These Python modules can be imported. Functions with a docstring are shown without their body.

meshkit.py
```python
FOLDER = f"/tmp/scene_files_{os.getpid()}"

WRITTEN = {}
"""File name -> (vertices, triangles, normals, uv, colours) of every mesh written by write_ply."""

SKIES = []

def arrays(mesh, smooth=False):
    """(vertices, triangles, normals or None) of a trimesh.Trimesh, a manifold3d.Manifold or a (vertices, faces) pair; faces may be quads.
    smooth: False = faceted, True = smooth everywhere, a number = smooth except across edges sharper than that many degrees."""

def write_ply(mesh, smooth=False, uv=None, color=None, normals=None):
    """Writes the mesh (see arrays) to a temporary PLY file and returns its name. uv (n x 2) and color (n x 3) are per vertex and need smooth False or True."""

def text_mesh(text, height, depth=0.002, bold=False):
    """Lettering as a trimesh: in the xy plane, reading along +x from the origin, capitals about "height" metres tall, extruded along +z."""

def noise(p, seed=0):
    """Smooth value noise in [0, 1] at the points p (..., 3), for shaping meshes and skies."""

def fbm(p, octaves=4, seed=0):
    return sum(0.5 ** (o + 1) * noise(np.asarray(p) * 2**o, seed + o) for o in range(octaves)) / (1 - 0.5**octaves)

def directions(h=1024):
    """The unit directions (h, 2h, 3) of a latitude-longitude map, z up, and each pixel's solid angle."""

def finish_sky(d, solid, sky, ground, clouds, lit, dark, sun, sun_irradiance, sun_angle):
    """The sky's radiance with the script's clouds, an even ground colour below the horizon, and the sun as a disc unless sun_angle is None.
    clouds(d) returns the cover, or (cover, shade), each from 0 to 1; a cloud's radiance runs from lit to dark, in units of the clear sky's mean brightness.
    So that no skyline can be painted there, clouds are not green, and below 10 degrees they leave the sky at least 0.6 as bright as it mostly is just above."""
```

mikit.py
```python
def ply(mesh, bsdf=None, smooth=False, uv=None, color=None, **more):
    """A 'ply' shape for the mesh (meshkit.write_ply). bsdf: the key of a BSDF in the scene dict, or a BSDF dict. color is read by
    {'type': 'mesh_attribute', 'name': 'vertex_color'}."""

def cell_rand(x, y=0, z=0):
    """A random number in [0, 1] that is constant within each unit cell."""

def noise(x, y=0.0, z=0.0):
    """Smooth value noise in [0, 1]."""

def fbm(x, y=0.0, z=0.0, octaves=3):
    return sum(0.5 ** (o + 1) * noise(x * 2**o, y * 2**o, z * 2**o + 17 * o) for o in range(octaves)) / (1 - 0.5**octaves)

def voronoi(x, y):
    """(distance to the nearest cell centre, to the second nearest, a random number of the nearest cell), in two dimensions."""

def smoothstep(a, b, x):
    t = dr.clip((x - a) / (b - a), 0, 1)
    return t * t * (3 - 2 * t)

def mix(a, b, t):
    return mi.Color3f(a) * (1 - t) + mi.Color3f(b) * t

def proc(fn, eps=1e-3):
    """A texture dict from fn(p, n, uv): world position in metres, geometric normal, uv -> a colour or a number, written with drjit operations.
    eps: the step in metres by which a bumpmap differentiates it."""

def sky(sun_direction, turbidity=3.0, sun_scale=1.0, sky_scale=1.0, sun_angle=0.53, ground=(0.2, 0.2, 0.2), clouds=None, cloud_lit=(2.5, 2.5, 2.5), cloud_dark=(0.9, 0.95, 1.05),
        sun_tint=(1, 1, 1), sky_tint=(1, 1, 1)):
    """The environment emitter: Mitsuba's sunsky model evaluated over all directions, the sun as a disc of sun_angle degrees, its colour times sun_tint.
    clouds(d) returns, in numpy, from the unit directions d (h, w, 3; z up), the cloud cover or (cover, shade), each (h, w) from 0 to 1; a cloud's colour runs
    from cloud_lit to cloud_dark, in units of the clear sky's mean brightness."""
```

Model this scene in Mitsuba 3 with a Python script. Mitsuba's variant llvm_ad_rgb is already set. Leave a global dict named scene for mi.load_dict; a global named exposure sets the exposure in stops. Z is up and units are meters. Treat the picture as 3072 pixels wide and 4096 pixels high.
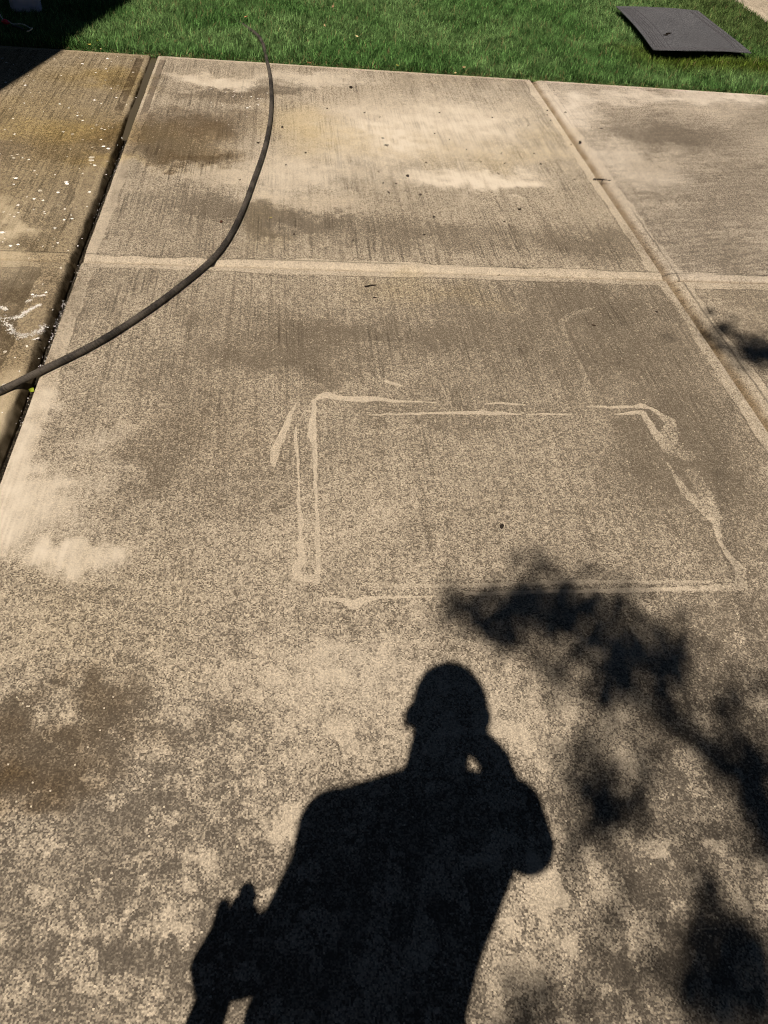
import math, random
import numpy as np
import trimesh
import manifold3d as m3
import drjit as dr
import mitsuba as mi
import mikit
import meshkit
from scipy.interpolate import RectBivariateSpline, CubicSpline

T = mi.ScalarTransform4f
scene, labels = {}, {}

# ------------------------------------------------------------------ camera, sky, exposure
CAM = np.array([0.0, 0.0, 1.56])
RIGHT = np.array([0.99236742, -0.09071835, 0.08352895])
UP = np.array([0.00766312, 0.72141251, 0.69246319])
FWD = np.array([0.12307794, 0.68653781, -0.71660146])
scene['camera'] = {'type': 'perspective', 'fov': 53.767, 'fov_axis': 'x', 'near_clip': 0.01, 'far_clip': 400.0,
                   'to_world': T().look_at(origin=CAM.tolist(), target=(CAM + FWD).tolist(), up=UP.tolist())}
SUN = np.array([-0.2423, -0.593, 1.0])
scene['sky_light'] = mikit.sky(SUN.tolist(), turbidity=3, sun_scale=1.0, sky_scale=0.10, sun_tint=(0.98,1.0,1.07))
exposure = 1.9

rng = np.random.default_rng(7)
random.seed(7)

# ------------------------------------------------------------------ helpers
def key_for(name):
    if name not in scene and name not in labels:
        return name
    i = 1
    while f'{name}_{i:03d}' in scene or f'{name}_{i:03d}' in labels:
        i += 1
    return f'{name}_{i:03d}'

def thing(name, label=None, cat=None, group=None, kind=None):
    k = key_for(name)
    labels[k] = {}
    for a, b in (('label', label), ('category', cat), ('group', group), ('kind', kind)):
        if b:
            labels[k][a] = b
    return k

def put(name, shape, parent=None, **tags):
    k = key_for(parent + '__' + name if parent else name)
    scene[k] = shape
    if tags:
        labels[k] = {'category' if a == 'cat' else a: b for a, b in tags.items()}
    return k

def rgb(*c):
    return {'type': 'rgb', 'value': list(c)}

def n2(x, y):
    """Smooth value noise of two variables."""
    x, y = mi.Float(x), mi.Float(y)
    i, j = dr.floor(x), dr.floor(y)
    u, v = x - i, y - j
    u, v = u * u * (3 - 2 * u), v * v * (3 - 2 * v)
    c = mikit.cell_rand
    return dr.lerp(dr.lerp(c(i, j), c(i + 1, j), u), dr.lerp(c(i, j + 1), c(i + 1, j + 1), u), v)

SS = mikit.smoothstep

def tube(points, radii, n=12, caps=True):
    p = np.asarray(points, float)
    r = np.broadcast_to(np.asarray(radii, float), len(p))
    t = np.gradient(p, axis=0)
    t /= np.linalg.norm(t, axis=1, keepdims=True) + 1e-12
    a = np.array([0.0, 0, 1]) if abs(t[0][2]) < 0.9 else np.array([1.0, 0, 0])
    rings = []
    for k in range(len(p)):
        a = a - t[k] * (a @ t[k])
        a /= np.linalg.norm(a)
        b = np.cross(t[k], a)
        ph = np.arange(n) / n * 2 * np.pi
        rings.append(p[k] + r[k] * (np.cos(ph)[:, None] * a + np.sin(ph)[:, None] * b))
    v = np.vstack(rings)
    f = []
    for k in range(len(p) - 1):
        for i in range(n):
            j = (i + 1) % n
            f += [[k * n + i, k * n + j, (k + 1) * n + j], [k * n + i, (k + 1) * n + j, (k + 1) * n + i]]
    if caps:
        v = np.vstack([v, p[0], p[-1]])
        for i in range(n):
            j = (i + 1) % n
            f += [[len(v) - 2, j, i], [len(v) - 1, (len(p) - 1) * n + i, (len(p) - 1) * n + j]]
    return trimesh.Trimesh(v, np.array(f), process=False)

def box(x0, x1, y0, y1, z0, z1):
    m = trimesh.creation.box((x1 - x0, y1 - y0, z1 - z0))
    m.apply_translation(((x0 + x1) / 2, (y0 + y1) / 2, (z0 + z1) / 2))
    return m

def join(ms):
    return trimesh.util.concatenate(ms)

# ------------------------------------------------------------------ concrete
# Stains of the slabs in ground metres: centre, 2x2 inverse axes, softness, amount
STAINS = [[-0.054,5.052,8.016,0.044,1.367,-7.524,0.6,0.3],[-0.374,4.89,3.421,0.188,1.712,-9.733,0.6,0.22],[-0.599,4.241,2.833,0.282,0.403,-2.843,0.5,0.22],[-0.352,4.473,5.745,0.315,0.736,-4.817,0.6,0.14],[-0.457,3.924,5.572,0.442,1.2,-9.731,0.5,0.22],[-0.523,3.787,20.88,1.95,4.286,-36.877,0.5,0.3],[-0.665,3.989,6.384,0.737,0.365,-2.852,0.8,0.12],[-0.252,3.394,3.221,-0.098,-2.165,-7.154,0.5,0.24],[-0.446,3.295,3.362,0.294,0.439,-4.964,0.9,0.14],[0.038,3.282,6.971,-0.078,1.19,-13.921,0.6,0.18],[0.373,3.274,1.834,-0.144,0.843,-10.091,0.8,0.16],[0.504,3.131,1.869,-0.203,0.681,-9.025,0.8,0.14],[1.408,3.178,3.471,-1.029,0.466,-6.273,0.8,0.26],[0.971,3.279,2.854,-0.574,0.593,-7.3,0.9,0.1],[-0.383,3.004,3.816,0.303,0.911,-12.634,0.8,0.12],[1.299,5.211,2.527,-0.486,0.815,-4.597,0.8,0.08],[1.398,4.456,6.078,-1.414,0.331,-2.394,1.0,0.06],[-0.859,4.987,6.346,0.808,1.143,-6.136,0.9,0.15],[2.199,4.747,3.039,-1.057,0.742,-5.043,0.8,0.22],[2.44,4.594,3.745,-1.479,0.789,-5.71,0.8,0.26],[2.451,3.943,3.371,-1.494,0.299,-2.8,0.9,0.16],[1.994,3.463,3.436,-1.357,0.287,-3.335,0.9,0.12],[1.981,3.088,3.672,-1.556,0.392,-5.778,0.9,0.16],[3.086,5.082,5.095,-2.357,0.62,-3.957,0.9,0.12],[1.894,2.686,3.989,-1.767,0.265,-5.465,0.9,0.12],[-0.105,2.401,3.542,0.078,0.181,-4.74,0.9,0.13],[0.026,2.202,3.679,-0.041,0.334,-12.192,0.8,0.17],[0.128,2.362,4.959,-0.18,0.462,-12.917,0.7,0.12],[0.406,2.419,4.091,-0.428,0.309,-8.085,0.8,0.1],[-0.318,2.169,5.931,0.47,0.122,-4.712,0.9,0.1],[-0.439,1.684,12.684,1.615,-0.005,-8.36,0.8,0.2],[-0.333,1.83,6.539,0.597,0.056,-7.609,0.9,0.12],[-0.645,2.763,6.412,0.918,0.565,-9.455,0.8,0.08],[0.932,2.443,2.096,-0.487,0.133,-3.483,0.9,0.2],[1.357,2.732,3.09,-0.973,0.283,-5.438,0.9,0.17],[1.335,2.159,3.747,-1.338,0.068,-2.948,0.9,0.17],[1.303,1.799,3.844,-1.482,0.02,-3.891,0.9,0.13],[1.325,1.54,5.054,-2.142,-0.031,-3.805,0.9,0.14],[1.0,1.602,3.93,-1.238,-0.022,-4.419,0.9,0.08],[0.585,2.006,3.674,-0.609,0.107,-6.604,0.9,0.1],[0.465,1.45,7.399,-1.16,-0.102,-7.868,1.0,0.06],[0.37,1.928,4.068,-0.443,0.129,-10.438,0.9,0.06],[-0.008,1.663,5.218,-0.015,-0.014,-8.266,0.9,0.07],[-0.167,1.585,5.077,0.237,-0.063,-10.506,0.9,0.06],[-0.52,0.826,5.543,1.82,1.364,-11.968,0.8,0.3],[-0.582,0.766,9.966,2.356,-0.855,-16.537,0.8,0.22],[-0.348,0.895,7.147,0.939,-0.547,-12.432,0.9,0.17],[-0.183,0.853,8.281,0.556,-0.678,-14.784,0.9,0.08],[-0.255,0.679,6.37,0.659,-1.15,-20.712,0.9,0.14],[-0.416,0.66,8.007,1.398,-1.02,-17.859,0.9,0.1],[-0.191,0.565,6.643,0.527,-1.17,-19.003,0.9,0.12],[-0.412,0.497,5.274,0.983,-0.688,-10.399,1.0,0.14],[-0.269,0.358,4.883,0.622,-0.859,-11.734,1.0,0.16],[0.086,0.691,14.596,-0.653,-0.667,-12.375,1.0,0.06],[1.192,1.104,6.305,-2.794,-0.165,-5.479,0.9,0.15],[0.942,0.803,5.399,-2.133,-0.319,-6.947,1.0,0.12],[0.672,0.662,4.737,-1.426,-0.322,-5.975,1.0,0.12],[0.824,0.504,4.926,-1.946,-0.664,-10.791,1.0,0.12],[0.578,0.351,4.215,-1.269,-0.561,-7.969,1.0,0.15],[0.817,0.257,6.854,-3.037,-0.841,-11.318,1.0,0.15],[0.233,0.417,2.824,-0.344,-0.34,-4.973,1.0,0.15],[-1.189,3.974,3.565,0.747,0.875,-6.657,0.9,0.16],[-1.064,3.114,4.584,1.013,0.496,-6.11,0.9,0.14],[-0.792,2.621,10.09,1.84,0.264,-5.078,0.9,0.2],[-0.968,2.677,6.734,1.488,0.277,-4.967,0.9,0.22],[-0.905,2.258,11.224,2.567,0.196,-6.139,0.8,0.2],[-0.913,5.409,17.894,2.279,2.279,-10.812,1.0,0.1],[-0.415,5.111,3.31,0.044,-2.203,-9.238,0.5,-0.3],[0.06,5.227,3.176,-0.035,1.552,-8.168,0.7,-0.18],[0.379,4.772,2.626,-0.162,0.532,-3.273,0.9,-0.18],[1.038,4.724,1.879,-0.311,0.57,-3.684,0.9,-0.22],[0.873,4.378,3.167,-0.469,0.682,-4.936,0.9,-0.16],[1.0,3.85,3.167,-0.634,0.258,-8.709,0.85,-0.4],[1.153,3.827,6.814,-1.462,1.205,-11.129,0.8,-0.25],[0.208,4.559,4.264,-0.155,0.824,-5.393,0.8,-0.16],[0.343,4.178,2.251,-0.139,0.522,-3.971,0.9,-0.18],[1.242,4.362,2.869,-0.603,0.556,-4.123,0.9,-0.14],[-0.001,3.838,3.996,-0.011,0.693,-5.992,0.8,-0.2],[-0.446,3.775,3.044,0.068,-3.047,-13.451,0.6,-0.2],[-0.13,3.51,7.864,0.174,1.257,-12.746,0.6,-0.2],[0.169,3.491,5.154,-0.187,0.892,-9.295,0.7,-0.2],[1.414,4.187,6.324,-1.557,0.653,-5.232,0.8,-0.14],[1.814,4.965,4.704,-2.434,-6.675,-1.855,0.8,-0.2],[2.504,5.333,1.691,-0.612,1.601,-9.259,0.8,-0.2],[2.845,5.127,3.075,-1.303,1.347,-8.388,0.8,-0.14],[1.852,4.308,7.262,-2.287,0.642,-5.012,0.8,-0.16],[1.961,4.065,6.24,-2.169,0.723,-6.253,0.8,-0.14],[-0.553,1.378,10.677,1.906,-0.319,-18.136,0.7,-0.24],[-0.602,1.331,14.566,2.883,-0.498,-24.587,0.7,-0.16],[-0.802,1.748,12.954,3.012,0.01,-3.502,0.9,-0.28],[-0.672,1.5,7.554,1.583,-0.07,-6.355,1.0,-0.1],[-0.532,1.786,12.412,1.875,0.048,-9.475,0.9,-0.14],[-0.626,1.129,8.603,1.902,-0.39,-12.361,1.0,-0.08],[0.152,0.922,4.009,-0.264,-0.307,-7.403,1.0,-0.16],[-0.009,1.016,5.684,-0.016,-0.352,-9.607,1.0,-0.1],[0.252,1.454,4.455,-0.389,-0.065,-5.051,1.0,-0.1],[-0.033,1.338,6.778,0.037,-0.132,-6.794,1.0,-0.08],[-0.397,1.03,4.769,0.683,-0.411,-11.218,1.0,-0.08],[0.13,0.751,7.615,-0.47,-0.791,-15.626,1.0,-0.08],[-0.067,0.612,27.079,0.598,-0.903,-15.396,0.5,-0.24],[-0.134,0.663,52.51,-21.633,-19.419,-37.062,0.5,-0.26],[-0.039,0.648,29.478,0.285,-1.473,-26.03,0.6,-0.18],[-0.226,0.567,16.212,1.547,-2.513,-40.819,0.6,-0.22],[-0.357,0.46,24.461,3.984,-2.182,-32.139,0.6,-0.22],[-0.447,0.467,20.649,4.247,-2.193,-32.3,0.7,-0.18],[-0.23,0.436,24.212,2.504,-1.782,-25.924,0.6,-0.2],[-0.422,0.545,53.881,10.038,-4.731,-74.573,0.5,-0.24],[-0.505,0.619,44.594,9.686,-4.185,-70.205,0.6,-0.24],[-0.294,0.388,44.821,6.153,-5.456,-76.193,0.5,-0.22],[-0.244,0.407,20.529,2.287,-3.621,-51.437,0.6,-0.2],[-0.281,0.324,25.911,3.505,-4.227,-56.292,0.5,-0.24],[-0.435,0.37,43.362,9.085,-2.604,-35.583,0.6,-0.2],[0.501,0.478,8.736,-2.15,-1.044,-16.337,0.9,-0.24],[0.408,0.401,18.37,-3.86,-1.061,-15.527,0.8,-0.22],[0.483,0.333,14.035,-3.582,-1.345,-18.78,0.9,-0.18],[0.786,0.46,25.218,-9.721,-3.002,-46.977,0.6,-0.2],[0.768,0.573,16.102,-5.75,-1.982,-34.11,0.7,-0.2],[0.656,0.392,17.687,-5.901,-2.297,-33.827,0.8,-0.16],[0.638,0.77,8.294,-2.268,-0.472,-9.774,1.0,-0.16],[0.534,0.893,12.63,-2.767,-0.485,-11.526,1.0,-0.16],[-1.154,3.108,13.873,3.332,0.332,-4.089,0.7,-0.16],[1.774,2.753,6.993,-5.037,-8.7,-5.131,0.8,-0.16],[0.289,0.324,10.606,-1.663,-1.235,-16.971,0.9,-0.12],[1.239,1.21,11.31,-8.538,-10.111,-17.877,0.8,-0.12]]
YELLOW = [[-1.056,4.203,2.588,0.462,1.038,-7.235,0.9,0.75],[-1.346,4.389,3.941,0.871,0.584,-3.732,0.9,0.4],[-0.869,3.873,6.608,1.024,1.842,-14.94,0.8,0.6],[-0.998,5.043,6.339,0.933,1.151,-6.03,0.9,0.5],[-0.849,4.908,7.707,0.982,1.633,-8.986,0.9,0.3],[-1.138,5.1,4.22,0.704,1.054,-5.385,0.9,0.35],[0.052,4.535,5.553,-0.062,0.72,-4.712,0.9,0.4],[0.505,4.327,2.446,-0.214,0.695,-5.032,0.9,0.28],[1.094,4.147,2.594,-0.499,0.83,-6.649,0.9,0.35],[1.528,4.539,5.953,-1.492,0.764,-5.39,0.9,0.3],[0.198,4.286,4.462,-0.162,0.53,-3.832,0.9,0.3],[-0.126,3.324,12.246,0.27,0.388,-4.388,1.0,0.2],[-1.116,3.927,5.172,1.024,0.752,-5.868,0.9,0.35],[-0.514,4.065,4.846,0.423,0.547,-4.161,0.9,0.3],[0.441,2.754,5.877,-0.614,0.514,-9.21,1.0,0.25],[0.718,2.697,8.729,-1.484,0.733,-14.066,1.0,0.25],[-0.498,1.129,4.657,0.813,-0.145,-4.577,1.0,0.12]]
BLEACH = [[1.004,3.873,3.153,-0.631,0.239,-7.851,0.9,0.55],[1.142,3.831,6.814,-1.447,1.207,-11.113,0.75,0.35],[0.835,3.809,7.609,-1.193,2.182,-19.993,0.7,0.35],[1.023,3.785,4.613,-0.887,2.15,-20.118,0.6,0.25],[1.041,4.411,1.562,-0.272,0.269,-1.945,0.98,0.3],[0.759,4.719,2.135,-0.26,0.52,-3.324,0.95,0.22],[1.034,4.7,1.991,-0.33,0.684,-4.455,0.95,0.25],[-0.414,5.094,3.476,0.046,-2.877,-12.07,0.6,0.5],[0.205,5.254,2.656,-0.085,1.54,-8.105,0.8,0.45],[1.429,5.234,1.626,-0.342,1.012,-5.711,0.9,0.3],[1.783,4.958,8.298,-2.269,0.66,-4.114,0.9,0.5],[2.569,5.326,1.519,-0.564,1.596,-9.277,0.9,0.45],[3.054,5.382,4.915,-2.154,1.337,-7.826,0.9,0.35],[0.56,4.402,4.616,-1.064,-5.609,-6.289,0.8,0.4],[0.315,4.113,2.415,-0.139,0.416,-3.247,0.95,0.25],[-0.002,3.729,4.078,-0.011,0.685,-6.239,0.9,0.25],[-0.13,3.51,7.864,0.174,1.006,-10.196,0.9,0.25],[-1.134,2.952,8.208,2.003,0.316,-4.383,0.9,0.5],[-1.184,3.231,22.537,5.413,0.343,-3.877,0.7,0.6],[-0.819,1.768,12.895,3.048,0.014,-3.731,0.9,0.6],[-0.679,1.534,9.13,1.913,-0.072,-7.993,0.95,0.25],[-0.558,1.37,11.427,2.062,-0.373,-20.676,0.8,0.5],[-0.612,1.324,17.55,3.541,-0.604,-29.235,0.8,0.3],[-0.546,1.785,18.646,2.89,0.06,-11.857,0.9,0.25],[1.858,4.243,8.174,-4.457,-5.55,-2.482,0.9,0.25],[2.0,3.948,5.434,-1.966,0.927,-8.45,0.9,0.25],[0.152,0.934,4.37,-0.288,-0.329,-8.069,1.0,0.14]]
RUSTY = [[-0.53,0.826,5.272,1.751,1.28,-11.217,0.9,0.5],[-0.588,0.751,9.205,2.211,-0.881,-16.761,0.85,0.5],[-0.376,0.885,7.762,1.111,-0.654,-14.667,0.95,0.25],[-0.597,4.228,2.839,0.282,0.426,-3.021,0.5,0.5],[-0.375,4.456,5.048,0.298,0.789,-5.192,0.6,0.35],[-0.446,3.925,5.567,0.43,1.199,-9.725,0.6,0.4],[-0.523,3.787,22.968,2.145,4.286,-36.877,0.6,0.5],[-0.32,4.883,3.414,0.16,1.707,-9.752,0.7,0.25],[-0.291,1.832,4.475,0.355,0.037,-5.052,0.95,0.14],[-0.038,2.286,3.624,0.02,0.16,-5.011,0.95,0.1],[-0.921,2.614,7.667,1.636,0.266,-5.116,0.9,0.3],[-0.893,2.205,11.379,2.603,0.182,-6.315,0.8,0.3],[-1.189,3.974,3.565,0.747,0.875,-6.657,0.9,0.25]]      # damp brown stains
# strokes washed clean with the jet: x, y, half width, strength
STROKES = [[(0.084,2.008,0.0039,1.0),(0.1,2.025,0.0118,1.0),(0.125,2.039,0.0194,1.0),(0.145,2.029,0.0144,1.0),(0.19,2.018,0.0122,1.0),(0.25,2.019,0.0146,1.0),(0.301,2.019,0.0123,1.0),(0.371,2.009,0.0057,1.0),(0.494,2.004,0.0021,1.0)],[(0.082,2.008,0.0074,1.0),(0.08,1.957,0.0069,1.0),(0.074,1.903,0.0106,1.0),(0.07,1.836,0.0142,1.0),(0.078,1.778,0.0065,1.0),(0.076,1.696,0.0059,1.0),(0.075,1.604,0.0044,1.0),(0.076,1.542,0.003,1.0),(0.075,1.482,0.0043,0.9),(0.074,1.396,0.0062,0.9),(0.074,1.325,0.0057,0.9),(0.074,1.289,0.0052,0.8),(0.067,1.243,0.0079,0.5)],[(0.02,1.872,0.0019,1.0),(0.019,1.806,0.0065,1.0),(0.024,1.736,0.0046,1.0),(0.026,1.669,0.0027,1.0),(0.027,1.604,0.0026,1.0),(0.024,1.542,0.0056,1.0),(0.031,1.506,0.0021,1.0),(0.028,1.453,0.008,1.0),(0.032,1.425,0.0025,1.0),(0.025,1.375,0.0106,1.0),(0.027,1.337,0.0081,1.0)],[(0.024,1.995,0.0016,1.0),(0.004,1.932,0.0066,1.0),(-0.022,1.835,0.0113,1.0),(-0.042,1.764,0.0123,1.0),(-0.051,1.709,0.0095,1.0),(-0.046,1.689,0.0037,1.0)],[(0.333,2.12,0.0084,1.0),(0.361,2.105,0.0068,1.0),(0.389,2.097,0.0022,1.0)],[(0.058,1.952,0.0047,1.0),(0.092,1.95,0.0031,1.0)],[(0.259,1.936,0.0019,1.0),(0.339,1.94,0.0043,1.0),(0.465,1.945,0.0059,1.0),(0.568,1.949,0.0087,1.0),(0.646,1.952,0.0108,1.0),(0.702,1.949,0.0089,1.0),(0.749,1.947,0.0049,1.0),(0.775,1.945,0.0016,1.0)],[(0.031,1.326,0.0128,0.7),(0.014,1.29,0.0139,0.6),(0.024,1.254,0.0142,0.5),(0.067,1.258,0.0126,0.45)],[(0.661,1.997,0.0019,1.0),(0.718,2.004,0.0072,1.0),(0.798,1.999,0.0025,1.0)],[(0.8,1.943,0.0023,1.0),(0.86,1.948,0.0052,1.0),(0.946,1.944,0.0024,1.0)],[(1.019,1.991,0.0039,1.0),(1.123,1.988,0.0058,1.0),(1.189,1.993,0.0071,1.0),(1.216,1.998,0.0135,1.0),(1.25,1.983,0.0084,1.0),(1.27,1.949,0.0126,0.7),(1.29,1.916,0.024,0.6)],[(1.104,1.947,0.0022,1.0),(1.178,1.96,0.0092,1.0),(1.21,1.961,0.0126,1.0),(1.213,1.905,0.0119,0.9),(1.219,1.841,0.0198,0.75),(1.23,1.787,0.0234,0.6)],[(1.29,1.897,0.0203,0.45),(1.263,1.841,0.0293,0.45),(1.246,1.779,0.0385,0.4),(1.282,1.744,0.033,0.35)],[(1.205,1.702,0.0049,0.8),(1.21,1.62,0.0089,0.8),(1.215,1.572,0.0149,0.6),(1.232,1.541,0.0233,0.5),(1.248,1.496,0.0218,0.5),(1.261,1.437,0.0136,0.6),(1.243,1.367,0.0063,0.9),(1.244,1.313,0.0079,0.9),(1.262,1.266,0.0175,0.5),(1.239,1.203,0.0148,0.45)],[(1.27,1.652,0.0248,0.35),(1.277,1.58,0.0243,0.4),(1.283,1.51,0.0197,0.45),(1.279,1.466,0.0122,0.5)],[(0.08,1.188,0.0043,0.8),(0.127,1.185,0.0072,0.8),(0.157,1.167,0.0143,0.7),(0.181,1.181,0.0094,0.7),(0.244,1.189,0.0034,0.8),(0.284,1.189,0.0032,0.9),(0.375,1.19,0.0022,0.9)],[(0.455,1.2,0.0042,0.9),(0.482,1.193,0.0064,0.7),(0.627,1.196,0.0059,0.7),(0.773,1.194,0.0053,0.9),(0.897,1.193,0.0083,0.9),(1.024,1.195,0.0066,0.8),(1.231,1.197,0.0151,0.4)],[(0.204,1.226,0.0064,0.3),(0.487,1.222,0.0071,0.4),(0.832,1.227,0.0067,0.5),(0.982,1.221,0.0055,0.45),(1.215,1.22,0.005,0.45)],[(1.214,2.625,0.0147,0.22),(1.112,2.572,0.016,0.3),(1.066,2.523,0.0127,0.32),(1.055,2.454,0.0123,0.28),(1.051,2.324,0.0106,0.25),(1.06,2.221,0.0116,0.22),(1.052,2.104,0.0107,0.2),(1.043,2.012,0.0101,0.18),(1.021,1.881,0.0114,0.15)],[(0.303,2.041,0.0051,0.25),(0.379,2.084,0.0058,0.28),(0.436,2.119,0.0051,0.2)],[(0.524,2.104,0.004,0.35),(0.537,1.979,0.0039,0.35)],[(0.267,1.975,0.0044,0.2),(0.219,1.927,0.0056,0.25),(0.206,1.881,0.0051,0.25),(0.232,1.837,0.0065,0.2)]]
SEGMENTS = [(a, b) for l in STROKES for a, b in zip(l[:-1], l[1:])]

JX, JXR, JY, EDGE = -0.8125, 1.634, 2.879, 5.53     # joints and the lawn edge

def near(b, r):
    m = np.linalg.inv(np.array(b[2:6]).reshape(2, 2))
    e = np.abs(m).sum(1) * 1.8 + 0.1
    return r[0] - e[0] < b[0] < r[1] + e[0] and r[2] - e[1] < b[1] < r[3] + e[1]

def blobs(x, y, items):
    out = mi.Float(0)
    for cx, cy, a, b, c, d, s, w in items:
        u, v = x - cx, y - cy
        r = dr.sqrt(dr.square(a * u + b * v) + dr.square(c * u + d * v))
        out += w * (1 - SS(1 - s * 0.85, 1 + s * 0.85, r))
    return out

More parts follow.
